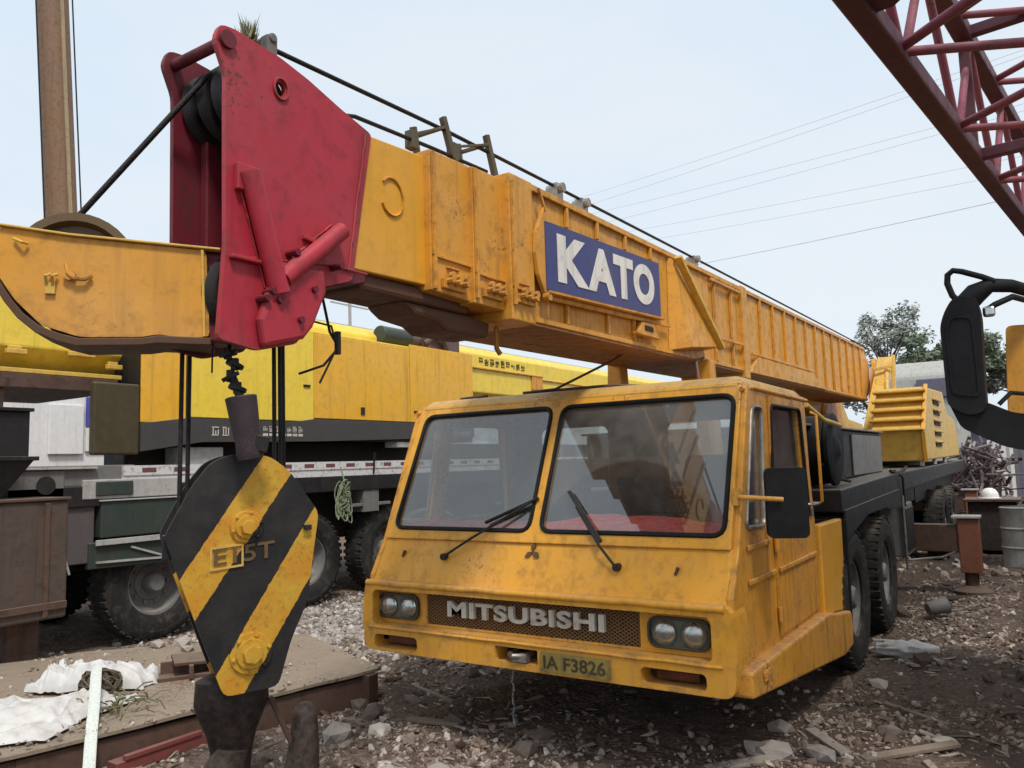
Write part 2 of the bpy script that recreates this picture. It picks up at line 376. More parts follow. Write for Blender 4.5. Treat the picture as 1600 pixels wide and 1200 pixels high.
def sag(a, b, n, drop):
    return [tuple(Vector(a).lerp(Vector(b), i / n) - Vector((0, 0, drop * 4 * (i / n) * (1 - i / n)))) for i in range(n + 1)]

# ================================================================== SETTING
def gz(x, y):
    near = max(0., 1 - (abs(x) + abs(y)) / 60)
    h = noise.fractal(Vector((x * .8, y * .8, 3.1)), .9, 2.1, 5) * .045 + noise.noise(Vector((x * .23, y * .23, 9))) * .05
    h += noise.fractal(Vector((x * 3.4, y * 3.4, 7.7)), .8, 2.0, 3) * .022
    h += .09 * math.exp(-((x + 4.2) ** 2 / .8 + (y - 3.0) ** 2 / 1.6)) + .10 * math.exp(-((x - 2.1) ** 2 / .35 + (y - 6.0) ** 2 / 20))
    # wheel tracks stay level
    for wx in (1.1, -1.2, -5.3):
        d = abs(x - wx)
        if d < .5: h *= .25 + .75 * d / .5
    return h * near - .015
def axis(lo, hi, a, b, step, grow):
    c = list(np.arange(a, b, step)); s, v = step, b
    while v < hi: c.append(v); s *= grow; v += s
    s, v = step, a - step
    while v > lo: c.insert(0, v); s *= grow; v -= s
    return c
gx = axis(-400, 400, -5.6, 3.2, .075, 1.28); gy = axis(-60, 600, -1.6, 9, .075, 1.22)
V = [(x, y, gz(x, y)) for y in gy for x in gx]; nx = len(gx)
F = [(j * nx + i, j * nx + i + 1, (j + 1) * nx + i + 1, (j + 1) * nx + i) for j in range(len(gy) - 1) for i in range(nx - 1)]
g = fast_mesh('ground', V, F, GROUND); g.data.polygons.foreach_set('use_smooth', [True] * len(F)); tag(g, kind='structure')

# ------------------------------------------------------------------ rubble (uncountable)
ICO = bmesh.new(); bmesh.ops.create_icosphere(ICO, subdivisions=1, radius=1); ICO.verts.ensure_lookup_table()
IV = np.array([v.co[:] for v in ICO.verts]); IF = np.array([[v.index for v in f.verts] for f in ICO.faces]); ICO.free()
BV = np.array([(x, y, z) for z in (-1, 1) for y in (-1, 1) for x in (-1, 1)], float)
BF = np.array([(0, 2, 3, 1), (4, 5, 7, 6), (0, 1, 5, 4), (2, 6, 7, 3), (0, 4, 6, 2), (1, 3, 7, 5)])
def rotm(a, b, c):
    ca, sa, cb, sb, cc, sc = np.cos(a), np.sin(a), np.cos(b), np.sin(b), np.cos(c), np.sin(c)
    return np.array([[cc * cb, cc * sb * sa - sc * ca, cc * sb * ca + sc * sa], [sc * cb, sc * sb * sa + cc * ca, sc * sb * ca - cc * sa], [-sb, cb * sa, cb * ca]])
def scatter(name, n, sampler, base, faces, size, mat, flat=(.45, .8), rough=.22, tilt=.5, z0=0.):
    Vs, Fs = [], []; nb = len(base)
    for i in range(n):
        x, y = sampler(); s = size(); sc = np.array([1, rng.uniform(.55, 1), rng.uniform(*flat)]) * s if not callable(flat) else np.array(flat()) * s
        b = base * (1 + rng.uniform(-rough, rough, base.shape)) * sc
        b = b @ rotm(rng.normal(0, tilt), rng.normal(0, tilt), rng.uniform(0, 6.3)).T
        Vs.append(b + (x, y, gz(x, y) + z0 + sc[2] * .35)); Fs.append(faces + nb * i)
    return fast_mesh(name, np.concatenate(Vs), np.concatenate(Fs), mat)
def samp(x0, x1, y0, y1, cl=1.3):
    def f():
        while True:
            x, y = rng.uniform(x0, x1), y0 + (y1 - y0) * rng.random() ** 1.5
            if -1.25 < x < 1.15 and .9 < y and rng.random() < .8: continue
            if rng.random() > .12 + 1.5 * max(0, .28 + noise.fractal(Vector((x * .9, y * .9, cl)), .9, 2, 3)): continue
            return x, y
    return f
lg = lambda lo, hi: (lambda: lo * (hi / lo) ** (rng.random() ** 1.6))
o = scatter('gravel', 24000, samp(-5.2, 2.9, -1.6, 8), IV, IF, lg(.006, .036), STONES, flat=(.3, .75), rough=.42); tag(o, 'loose stones and broken rubble strewn over the muddy yard', 'rubble', kind='stuff')
o = scatter('clods', 300, samp(-3.2, 2.9, -1.5, 8, 5.5), IV, IF, lg(.04, .11), rubble_mat('clod_colours', [(.085, .06, .048), (.16, .12, .098), (.11, .08, .065), (.30, .25, .215), (.13, .10, .08)]), flat=(.3, .7), rough=.4); tag(o, 'fist sized clods and broken stones half sunk in the mud', 'clods', kind='stuff')
o = scatter('gravel_bank', 5200, lambda: (rng.normal(-3.7, .75), rng.normal(2.5, 1.2)), IV, IF, lg(.014, .05), rubble_mat('pale_gravel', [(.26, .225, .20), (.42, .38, .35), (.20, .17, .15), (.55, .51, .48), (.33, .29, .26)])); tag(o, 'pale crushed gravel heaped beside the far tyres', 'gravel', kind='stuff')
o = scatter('splinters', 5500, samp(-3.2, 2.9, -1.4, 8, 8.1), BV, BF, lg(.014, .075), STICKS, flat=lambda: (1, rng.uniform(.06, .3), rng.uniform(.04, .15)), rough=.25, tilt=.22); tag(o, 'wood splinters, chips and scraps littering the mud', 'debris', kind='stuff')
o = scatter('far_rubble', 2600, lambda: (rng.uniform(-3, 8), rng.uniform(8, 26)), IV, IF, lg(.03, .10), STONES); tag(o, 'broken brick and stone scattered across the far yard', 'rubble', kind='stuff')

# ================================================================== MAIN TRUCK CRANE
crane = empty('truck_crane', (0, 4, 0), 'old yellow truck crane with red boom head and blue name board, nearest vehicle', 'crane')
XL, XR = -1.30, 1.20; XC = (XL + XR) / 2

# ---- wheels
def make_wheel(parent, c, r=.54, wd=.30, out=1, tyre_mat=RUBDUST, rim_mat=GREYM, name='wheel'):
    ax = (out, 0, 0); rt = r * .56
    m = MB(); m.lathe([(.0, wd * .42), (r * .13, wd * .42), (r * .17, wd * .34), (r * .19, wd * .05), (r * .30, wd * .02), (r * .32, -wd * .2), (0, -wd * .2)], c, ax, 24)
    hub = m.build(name, rim_mat, parent, smooth=40)
    m = MB(); h = wd / 2
    prof = [(rt, -h * .8), (r * .72, -h), (r * .9, -h * .98), (r * .975, -h * .84), (r, -h * .6), (r, h * .6), (r * .975, h * .84), (r * .9, h * .98), (r * .84, h * 1.0), (r * .835, h * .985), (r * .72, h), (r * .66, h * .97), (rt, h * .8), (rt * .97, 0)]
    m.lathe(prof, c, ax, 48, True)
    for k in range(40):
        t = 2 * math.pi * k / 40
        for sgn in (-1, 1):
            t2 = t + (math.pi / 40 if sgn > 0 else 0)
            p = Vector(c) + Vector((out * sgn * h * .62, math.cos(t2) * r * .995, math.sin(t2) * r * .995))
            m.obox(p, (h * .62, r * .085, r * .03), (t2 + math.pi / 2, 0, 0))
    m.build('tyre', tyre_mat, hub, smooth=35)
    m = MB(); m.lathe([(rt * 1.06, h * .86), (rt * 1.05, h * .7), (rt * .93, h * .66), (rt * .88, h * .1), (rt * .78, -h * .1), (rt * .45, -h * .02), (rt * .43, h * .05), (rt * .2, h * .05)], c, ax, 32)
    for k in range(10):
        t = 2 * math.pi * k / 10; q = Vector(c) + Vector((0, math.cos(t) * rt * .62, math.sin(t) * rt * .62))
        m.cyl(q + Vector((out * -h * .1, 0, 0)), q + Vector((out * h * .12, 0, 0)), .016, n=6)
    m.build('rim', rim_mat, hub, smooth=40)
    return hub
wh = make_wheel(crane, (1.10, 2.98, .54))
for y in (4.55, 10.6, 12.0): copy_part(wh, (0, y - 2.98, 0), crane)
whl = make_wheel(crane, (-1.20, 2.98, .54), out=-1)
for y in (4.55, 10.6, 12.0): copy_part(whl, (0, y - 2.98, 0), crane)

# ---- chassis
m = MB()
for x in (-.52, .30): m.box(x, x + .14, .35, 15.2, .70, 1.12)
for y in (1.2, 2.98, 4.55, 7.4, 10.6, 12.0, 14.5): m.cyl((-1.15, y, .56), (1.05, y, .56), .085, n=12)
m.box(-.40, .32, .5, 2.3, .42, .72); m.cyl((-.08, 2.2, .62), (-.08, 9.8, .72), .06, n=10)
m.build('chassis_frame', BLACKM, crane, .01)
m = MB()      # running deck with its side skirt
m.prism([(2.62, 1.24), (2.62, 1.42), (5.4, 1.47), (15.3, 1.50), (15.3, 1.30), (9.0, 1.27)], 'yz', XL, 1.24)
m.build('deck', BLACKM, crane, .012)
m = MB()
m.prism([(2.62, 1.02), (2.66, 1.26), (5.6, 1.30), (5.6, 1.10), (4.9, 1.12), (4.6, 1.16), (3.6, 1.16)], 'yz', 1.235, 1.255)
m.build('fender_skirt', BLACKM, crane, .004)
for y0, y1 in ((5.75, 6.45),):
    m = MB(); m.box(1.0, 1.26, y0, y1, .55, 1.12); b = m.build('tool_box', GREYM, crane, .012)
    m = MB(); m.box(1.262, 1.275, y0 + .05, y1 - .05, .60, 1.07); m.build('lid', BLACKM, b, .004)
m = MB(); m.cyl((1.26, 5.72, .42), (1.26, 5.72, 1.22), .016, n=8); m.tube([(1.27, 5.72, .52), (1.55, 6.3, .50), (1.63, 6.82, .50)], .014); m.build('rail', STEEL, crane, smooth=40)
m = MB(); m.box(-1.0, 1.0, 5.5, 8.9, 1.0, 1.3); m.box(-1.1, 1.0, 9.0, 14.9, .95, 1.28); m.build('carrier_body', BLACKM, crane, .01)
# ---- outriggers
def outrigger(side, y, ext):
    x0 = 0; xe = ext * side
    m = MB(); m.box(min(-.6 * side, xe), max(-.6 * side, xe), y - .10, y + .10, .50, .82); b = m.build('outrigger_beam', RUST, crane, .008)
    m = MB(); m.box(xe - .105, xe + .12, y - .12, y + .125, .26, .90); m.build('jack_housing', JACKM, b, .012)
    m = MB(); m.box(xe - .16, xe + .14, y - .15, y + .15, .90, .925); m.build('top_plate', PALEM, b, .003)
    m = MB(); m.cyl((xe, y, .08), (xe, y, .27), .075, n=16); m.lathe([(0, .0), (.21, .0), (.21, .03), (.09, .09), (0, .09)], (xe, y, .02), (0, 0, 1), 20); m.build('jack_foot', RUST, b, smooth=40)
outrigger(1, 6.95, 1.78); outrigger(-1, 6.95, 1.45); outrigger(1, 14.4, 1.36)

# ---- cab body
def wsy(z): return .19 + (z - 1.29) * .34 / .77          # windshield plane y at height z
cab = empty('cab', (XC, 1, .5)); cab.parent = crane; cab.location = Vector((XC, 1, .5)) - wloc(crane)
m = MB()      # lower front panel
m.hexa([(XL + .02, .02, .93), (XR - .02, .02, .93), (XR - .02, .16, .93), (XL + .02, .16, .93), (XL + .05, .15, 1.225), (XR - .03, .15, 1.225), (XR - .03, .30, 1.225), (XL + .05, .30, 1.225)])
m.build('front_panel', YELC, cab, .02, seg=3)
# windshield frame
def WS(u, v, t): return (u, wsy(v) - .03 + .05 * t, v + .0)
outer = [(XL + .055, 1.215), (XR - .035, 1.215), (XR - .05, 2.13), (XL + .07, 2.13)]
hl = [(XL + .12, 1.285), (-.095, 1.285), (-.095, 2.055), (XL + .145, 2.055)]
hr = [(-.015, 1.285), (XR - .075, 1.285), (XR - .085, 2.055), (-.015, 2.055)]
m = MB(); m.plate(outer, [rpoly(hl, .07, 4), rpoly(hr, .07, 4)], WS); m.build('windshield_frame', YELC, cab, .008)
for k, h in enumerate((hl, hr)):
    rp = rpoly(h, .07, 4)
    m = MB(); m.plate(rpoly(h, .07, 4), [], lambda u, v, t: (u, wsy(v) - .018 + .005 * t, v)); gl = m.build('windshield', WSG, cab)
    m = MB(); m.tube([(u, wsy(v) - .030, v) for u, v in rp], .015, 6, True); m.build('window_seal', SEAL, gl, smooth=60)
# roof
m = MB(); m.hexa([(XL + .05, .50, 2.10), (XR - .03, .50, 2.10), (XR - .03, 1.90, 2.09), (XL + .03, 1.90, 2.09), (XL + .10, .60, 2.175), (XR - .08, .60, 2.175), (XR - .08, 1.86, 2.165), (XL + .08, 1.86, 2.165)])
m.build('roof', paint('roof_yellow', (.60, .34, .06), .5, .45, .2, .35, .12), cab, .035, seg=4)
m = MB()
for x in (XR - .015, XL + .015): m.tube([(x - (.03 if x > 0 else -.03), .50, 2.085), (x, .62, 2.098), (x, 1.9, 2.085)], .014, 8)
build_each(m, 'drip_rail', YELC, cab, smooth=50)
# side walls
side = [(.0, .60), (.03, .98), (.17, 1.22), (.535, 2.11), (1.86, 2.11), (1.86, .60)]
vent = rpoly([(.30, 1.315), (.635, 1.30), (.765, 1.99), (.58, 1.99)], .05)
win = rpoly([(.80, 1.29), (1.67, 1.29), (1.63, 2.01), (.92, 2.01)], .05)
for sgn, X in ((1, XR), (-1, XL)):
    fx = lambda u, v, t, X=X, sgn=sgn: (X - sgn * (.04 * t) - sgn * max(0, (v - 1.2)) * .02, u, v)
    m = MB(); m.plate(side, [vent, win], fx); wl = m.build('side_wall', YELD, cab, .01)
    m = MB(); m.plate(vent, [], lambda u, v, t: fx(u, v, .4 + .12 * t)); gv = m.build('vent_window', GLASS, cab)
    m = MB(); m.tube([Vector(fx(u, v, 0)) for u, v in vent], .013, 6, True); m.build('window_seal', STEEL, gv, smooth=60)
    # door: stands 10 mm proud with a dark shut line round it
    dout = [(.815, .655), (1.80, .655), (1.80, 1.25), (1.74, 2.065), (.905, 2.065), (.80, 1.25)]
    dx = lambda u, v, t: (fx(u, v, 0)[0] + sgn * (.014 - .012 * t), u, v)
    m = MB(); m.plate(dout, [win], dx); dr = m.build('door', YELD, cab, .005)
    m = MB(); m.plate(win, [], lambda u, v, t: fx(u, v, .4 + .12 * t)); gw = m.build('door_window', GLASS, cab)
    m = MB(); m.tube([Vector(dx(u, v, 0)) for u, v in win], .012, 6, True); m.build('window_seal', SEAL, gw, smooth=60)
    m = MB(); m.box(*sorted((X + sgn * .016, X + sgn * .030)), .83, 1.74, 1.015, 1.045); m.box(*sorted((X + sgn * .002, X + sgn * .02)), .27, .775, 1.015, 1.045); m.box(*sorted((X + sgn * .002, X + sgn * .016)), .28, .70, 1.195, 1.225)
    build_each(m, 'belt_moulding', YELD, cab, .006)
    m = MB(); m.tube([(X + sgn * .012, 1.60, 1.365), (X + sgn * .05, 1.61, 1.365), (X + sgn * .05, 1.76, 1.365), (X + sgn * .012, 1.77, 1.365)], .012, 8); m.obox((X + sgn * .016, 1.69, 1.31), (.02, .05, .05)); m.build('door_handle', STEEL, cab, smooth=50)
    m = MB()
    for z in (.78, 1.18): m.cyl((X + sgn * .02, .80, z - .04), (X + sgn * .02, .80, z + .04), .016, n=10)
    build_each(m, 'hinge', YELD, cab, smooth=50)
    m = MB(); m.tube([(X + sgn * .01, 1.90, 1.35), (X + sgn * .05, 1.90, 1.37), (X + sgn * .05, 1.88, 1.98), (X + sgn * .01, 1.88, 2.0)], .011, 8); m.build('grab_rail', YELC, cab, smooth=50)
    # sill step and wheel fender
    m = MB(); m.prism([(.04, .50), (.04, .628), (1.80, .618), (2.15, .56), (2.50, .52), (2.54, .40), (2.50, .27), (2.2, .255)], 'yz', *sorted((X - sgn * .10, X + sgn * .075)))
    m.build('sill_step', YELD, cab, .014)
    m = MB(); m.prism([(1.872, .545), (2.15, .565), (2.50, .525), (2.58, .85), (2.60, 1.20), (1.872, 1.21)], 'yz', *sorted((X - sgn * .03, X + sgn * .03)))
    m.build('fender_panel', ORANGE, cab, .012)
    m = MB(); m.prism([(2.585, .30), (2.605, .30), (2.655, .85), (2.665, 1.19), (2.62, 1.19), (2.60, .85)], 'yz', *sorted((X - sgn * .18, X + sgn * .06)))
    m.build('mud_flap', SEAL, cab, .005)
m = MB(); m.tube([(1.285, .20, .60), (1.285, .20, .575)], .012); m.obox((1.283, .25, .575), (.015, .10, .05)); m.build('step_bracket', YELD, cab, .004)
# rear wall, floor, ceiling trim
m = MB(); m.plate([(XL + .05, .62), (XR - .05, .62), (XR - .05, 2.1), (XL + .05, 2.1)], [rrect(-1.0, -.35, 1.45, 1.98, .06), rrect(.15, .85, 1.45, 1.98, .06)], lambda u, v, t: (u, 1.80 + .04 * t, v)); m.build('rear_wall', DARKIN, cab)
m = MB(); m.plate(rrect(-1.0, -.35, 1.45, 1.98, .06), [], lambda u, v, t: (u, 1.815 + .006 * t, v)); m.plate(rrect(.15, .85, 1.45, 1.98, .06), [], lambda u, v, t: (u, 1.815 + .006 * t, v)); build_each(m, 'rear_window', GLASS, cab)
m = MB(); m.box(XL + .05, XR - .05, .1, 1.8, .58, .64); m.build('floor_pan', DARKIN, cab)
m = MB(); m.hexa([(XL + .08, .22, 1.0), (XR - .08, .22, 1.0), (XR - .08, .62, 1.0), (XL + .08, .62, 1.0), (XL + .08, .22, 1.235), (XR - .08, .22, 1.235), (XR - .08, .60, 1.28), (XL + .08, .60, 1.28)]); m.build('dashboard', DARKIN, cab, .03)
m = MB(); vs_, fs_ = [], []; nu, nv = 60, 8
for j in range(nv + 1):
    for i in range(nu + 1):
        x = XL + .10 + (XR - XL - .2) * i / nu; y = .235 + .36 * j / nv
        bulge = .045 * math.exp(-((x - .55) / .30) ** 2) + .05 * math.exp(-((x - .15) / .2) ** 2) * j / nv
        z = 1.272 + .035 * j / nv + bulge * (.5 + .5 * j / nv) + .014 * noise.noise(Vector((x * 9, y * 12, 2)))
        vs_.append((x, y, z))
fs_ = [(j * (nu + 1) + i, j * (nu + 1) + i + 1, (j + 1) * (nu + 1) + i + 1, (j + 1) * (nu + 1) + i) for j in range(nv) for i in range(nu)]
m.add(vs_, fs_); m.build('dash_cloth', CLOTH, cab, smooth=80)
for x in (-.85, .35):
    m = MB(); m.box(x, x + .5, .95, 1.42, 1.0, 1.12); m.hexa([(x, 1.36, 1.1), (x + .5, 1.36, 1.1), (x + .5, 1.50, 1.1), (x, 1.50, 1.1), (x + .05, 1.50, 1.72), (x + .45, 1.50, 1.72), (x + .45, 1.60, 1.72), (x + .05, 1.60, 1.72)]); m.build('seat', SEATM, cab, .04, seg=3)
m = MB(); c = Vector((.62, .78, 1.36)); ax = Vector((0, -.45, .9)).normalized(); q = Vector((1, 0, 0)); e = ax.cross(q)
m.tube([c + (q * math.cos(t) + e * math.sin(t)) * .22 for t in [2 * math.pi * i / 28 for i in range(28)]], .014, 8, True)
m.bar(c - q * .21, c + q * .21, .025, .012); m.cyl(c, c - ax * .35, .025); m.build('steering_wheel', SEAL, cab, smooth=50)
# ---- bumper
def fy(u, v, t, a=-.035, b=.19): return (u, a + (b - a) * t, v)
grh = rrect(-1.215, 1.095, .672, .895, .035); fogr = rrect(.70, 1.06, .528, .612, .028); fogl = rrect(-1.20, -.84, .528, .612, .028); toww = rrect(-.235, .06, .545, .628, .008)
m = MB(); m.plate(rpoly([(XL + .02, .505), (XR + .0, .505), (XR + .03, .72), (XR + .0, .955), (XL + .02, .955), (XL - .01, .72)], .06, 4), [grh, fogr, fogl, toww], fy)
m.build('bumper', YELC, cab, .016, seg=3)
m = MB(); m.tube([(XL + .03 + (XR - XL - .06) * i / 40, -.028 + .006 * noise.noise(Vector((i * .35, 0, 0))), .938 + .006 * noise.noise(Vector((i * .3, 5, 0)))) for i in range(41)], .021, 10); m.tube([(XL + .05 + (XR - XL - .10) * i / 40, -.036, .655 + .004 * noise.noise(Vector((i * .3, 9, 0)))) for i in range(41)], .010, 8); build_each(m, 'bumper_lip', YELC, cab, smooth=60)
m = MB(); m.box(-1.27, 1.16, .10, .13, .52, .94); m.build('bumper_back', plain('recess_dark', (.05, .03, .022), .7), cab)
m = MB(); m.plate(grh, [rrect(-.825, .665, .688, .882, .01)], lambda u, v, t: (u, .055 + .02 * t, v)); m.build('lamp_panel', YELC, cab, .003)
m = MB()      # expanded metal grille
x0, x1, z0, z1 = -.825, .665, .688, .882; k = .034; dxz = (z1 - z0) / .6
for i in range(int((x1 - x0 + dxz) / k) + 1):
    for sgn in (1, -1):
        a = x0 - dxz + i * k if sgn > 0 else x0 + i * k + (0)
        p0, p1 = ((a, z0), (a + dxz, z1)) if sgn > 0 else ((a, z0), (a - dxz, z1))
        ts = [0, 1]
        for lim in (x0, x1):
            d = p1[0] - p0[0]; t = (lim - p0[0]) / d
            if 0 < t < 1:
                if (lim == x0) == (d > 0): ts[0] = max(ts[0], t)
                else: ts[1] = min(ts[1], t)
        mid = p0[0] + (p1[0] - p0[0]) * (ts[0] + ts[1]) / 2
        if ts[1] - ts[0] < .03 or not x0 < mid < x1: continue
        A = (p0[0] + (p1[0] - p0[0]) * ts[0], .066 + (.003 if sgn > 0 else 0), p0[1] + (p1[1] - p0[1]) * ts[0]); B = (p0[0] + (p1[0] - p0[0]) * ts[1], .066 + (.003 if sgn > 0 else 0), p0[1] + (p1[1] - p0[1]) * ts[1])
        m.bar(A, B, .006, .006)
m.build('grille', paint('grille_brown', (.20, .10, .03), .6, .5, .2, .2, .1), cab)
m = MB(); text_mb(m, 'MITSUBISHI', 1.10, .098, lambda u, v, t: (-.64 + u, .030 + .028 * t, .752 + v), offset=.035, spacing=1.08); m.build('brand_letters', LETW, cab, .002)
# emblem: three diamonds
m = MB(); cx, cz = -.045, 1.165
for a in (90, 210, 330):
    d = Vector((math.cos(R(a)), math.sin(R(a)))); n2 = Vector((-d.y, d.x)); L = .058
    poly = [Vector((0, 0)), d * L * .5 + n2 * L * .29, d * L, d * L * .5 - n2 * L * .29]
    m.add([(cx + p.x, .02 + (cz + p.y - .93) * .44 - .012 + (.010 if s_ else 0), cz + p.y) for s_ in (0, 1) for p in poly], [(0, 1, 2, 3), (7, 6, 5, 4)] + [(i, (i + 1) % 4, 4 + (i + 1) % 4, 4 + i) for i in range(4)])
m.build('emblem', plain('emblem_dark', (.10, .045, .015), .5), cab)
# headlights
for xa in ((.81, .975), (-1.14, -.975)):
    xm = sum(xa) / 2
    m = MB(); m.plate(rrect(xm - .175, xm + .175, .702, .868, .055), [rrect(xm - .160, xm + .160, .715, .855, .045)], lambda u, v, t: (u, .028 + .03 * t, v)); m.build('headlight_bezel', paint('bezel_olive', (.055, .042, .022), .5, .5, .3), cab, .004)
    m = MB(); m.plate(rrect(xm - .16, xm + .16, .715, .855, .045), [], lambda u, v, t: (u, .046 + .01 * t, v)); m.build('headlight_panel', paint('lamp_grey', (.11, .115, .085), .5, .4, .2), cab)
    for x in xa:
        m = MB(); m.lathe([(.0, .012), (.03, .010), (.055, .0), (.068, -.018), (.072, -.018), (.072, .0)], (x, .036, .785), (0, -1, 0), 28)
        h = m.build('headlight', CHROME, cab, smooth=40)
        m = MB(); m.lathe([(0, .030), (.025, .028), (.048, .019), (.064, .003), (.067, -.006)], (x, .026, .785), (0, -1, 0), 28); m.build('lens', LENS, h, smooth=60)
for x0 in (.70, -1.20):
    m = MB(); m.box(x0 + .06, x0 + .30, .03, .06, .545, .60); m.build('fog_lamp', plain('amber_lens', (.10, .03, .012), .25), cab, .01)
m = MB(); m.plate(rrect(.085, .525, .522, .63, .008), [], lambda u, v, t: (u, -.047 + .008 * t, v)); npl = m.build('number_plate', PLATEY, cab)
m = MB(); text_mb(m, 'IA F3826', .39, .072, lambda u, v, t: (.108 + u, -.0505 + .003 * t, .540 + v), offset=.012); m.build('plate_characters', plain('faded_ink', (.06, .045, .022), .7), npl)
m = MB(); m.tube([(-.14, .08, .585), (-.14, -.02, .585), (-.09, -.06, .585), (-.04, -.02, .585), (-.04, .08, .585)], .018, 8); m.obox((-.06, -.02, .57), (.10, .05, .035)); m.build('tow_hook', STEEL, cab, smooth=50)
# wipers
for piv, tip, b0, b1 in (((-.70, 1.115), (-.10, 1.46), (-.42, 1.33), (-.06, 1.48)), ((.53, 1.105), (.22, 1.43), (.42, 1.24), (.15, 1.52))):
    f = lambda p, o: (p[0], (wsy(p[1]) if p[1] > 1.25 else .02 + (p[1] - .93) * .44) - o, p[1])
    m = MB(); m.cyl(f(piv, -.02), f(piv, .035), .022, n=12); m.tube([f(piv, .03), f(((piv[0] * 2 + tip[0]) / 3, (piv[1] * 2 + tip[1]) / 3), .06), f(tip, .055)], .008, 6)
    wp = m.build('wiper', INK, cab, smooth=50)
    m = MB(); m.bar(f(b0, .045), f(b1, .045), .012, .02); m.bar(f(b0, .053), f(b1, .053), .022, .006); m.build('blade', INK, wp)
# marker nubs
m = MB()
for x, z in ((-1.05, 1.12), (.88, 1.10)): m.obox((x, .02 + (z - .93) * .44 - .008, z), (.014, .016, .045), (0, .4, 0))
build_each(m, 'marker_bracket', RUST, cab)
# cab mirror
m = MB(); A = Vector((1.18, .24, 1.485)); c = Vector((1.405, .36, 1.45))
m.tube([A, A + Vector((.05, -.03, 0)), c + Vector((.0, -.06, .02))], .013, 8); m.obox((1.175, .25, 1.485), (.03, .05, .09)); ma = m.build('mirror_arm', YELC, cab, smooth=50)
m = MB(Matrix.Translation(c) @ Matrix.Rotation(R(25), 4, 'Z')); m.plate(rrect(-.105, .105, -.185, .185, .03), [], lambda u, v, t: (u, -.03 + .07 * t, v)); m.build('mirror', SEAL, ma, .014, seg=3)
# cables on the roof
m = MB(); m.tube([(-.45, .70, 2.19), (-.2, .72, 2.20), (.0, 1.2, 2.42), (.05, 1.3, 2.48)], .009); m.tube([(-.45, .70, 2.19), (.2, .8, 2.20), (.55, 1.5, 2.21), (.35, 2.0, 2.45), (.3, 2.3, 2.52)], .011); m.tube([(-1.0, .7, 2.185), (-.75, .68, 2.19)], .012)
build_each(m, 'roof_cable', RUST, crane, smooth=60)

# ---- deck gear behind the cab
m = MB(); m.cyl((.86, 2.95, 1.74), (1.10, 2.95, 1.74), .28, n=32); m.lathe([(.28, .0), (.30, .02), (.30, .05), (.25, .07), (.12, .05), (.05, .09), (0, .09)], (1.10, 2.95, 1.74), (1, 0, 0), 32); m.build('air_cleaner', SEAL, crane, smooth=40)
m = MB(); m.box(-.95, .98, 2.55, 6.35, 1.46, 1.93); b = m.build('engine_housing', BLACKM, crane, .015)
m = MB(); m.box(.985, 1.0, 4.55, 6.28, 1.48, 1.89); m.build('access_panel', GREYM, b, .006)
m = MB(); m.box(-.98, 1.02, 2.5, 6.38, 1.932, 1.95); m.build('lid', GREYM, b, .004)
m = MB(); m.tube([(1.1, 2.66, 1.62), (1.14, 3.0, 1.5), (1.16, 3.4, 1.46)], .014); m.tube(sag((1.22, 5.3, 1.50), (1.22, 6.5, 1.52), 8, .04), .018); m.tube([(1.2, 5.7, 1.5), (1.27, 5.78, 1.42), (1.27, 5.8, 1.1)], .012); build_each(m, 'hydraulic_hose', SEAL, crane, smooth=60)
m = MB(); m.tube([(1.16, 2.0, 2.06), (1.20, 2.35, 1.96), (1.21, 2.9, 1.93)], .02, 8); m.obox((1.0, 2.1, 2.05), (.3, .45, .03), (-.2, 0, 0)); m.build('cab_awning', YELP, crane, .004)
# boom rest posts
for x, y in ((-.36, 2.05), (.30, 2.35)):
    m = MB(); m.hexa([(x - .09, y - .09, 1.45), (x + .09, y - .09, 1.45), (x + .09, y + .09, 1.45), (x - .09, y + .09, 1.45), (x - .06, y - .07, 2.50), (x + .06, y - .07, 2.50), (x + .06, y + .07, 2.50), (x - .06, y + .07, 2.50)]); m.build('boom_rest_post', YELD, crane, .008)

# ---- superstructure behind
m = MB(); m.cyl((0, 10.4, 1.30), (0, 10.4, 1.56), .95, n=40); m.build('slew_ring', BLACKM, crane, smooth=40)
hp = [(8.25, 1.57), (8.15, 1.98), (8.9, 2.64), (11.6, 2.72), (12.2, 2.36), (13.6, 2.30), (14.1, 2.0), (14.1, 1.60)]
m = MB(); m.prism(hp, 'yz', .60, 1.24); hood = m.build('machinery_house', YELP, crane, .02)
m = MB(); m.prism(hp, 'yz', -1.30, -.42); m.build('machinery_house', YELP, crane, .02)
for k in range(5):
    t = k / 4.6; y, z = 8.15 + .75 * t, 1.98 + .66 * t
    m = MB(); m.obox((.92, y - .035, z + .02), (.70, .15, .028), (R(-8), 0, 0)); m.build('step_slat', YELP, hood, .005)
for k in range(5):
    z = 1.80 + .165 * k
    m = MB(); m.obox((1.245, 10.3, z), (.02, .85, .055)); m.build('vent_slot', INK, hood); m = MB(); m.obox((1.26, 10.3, z + .045), (.05, .9, .02), (0, .5, 0)); m.build('vent_hood', YELP, hood)
m = MB(); m.bar((1.26, 8.9, 2.66), (1.26, 8.14, 1.98), .05, .05); m.bar((1.26, 8.14, 1.98), (1.26, 8.25, 1.56), .05, .05); m.build('corner_rail', ORANGE, hood, .006)
m = MB()
for y in (8.3, 9.9, 11.5): m.cyl((1.2, y, 1.50), (1.2, y, 1.60), .03, n=8)
build_each(m, 'foot', PALEM, hood)
m = MB()      # hoist bracket and levers at the boom foot
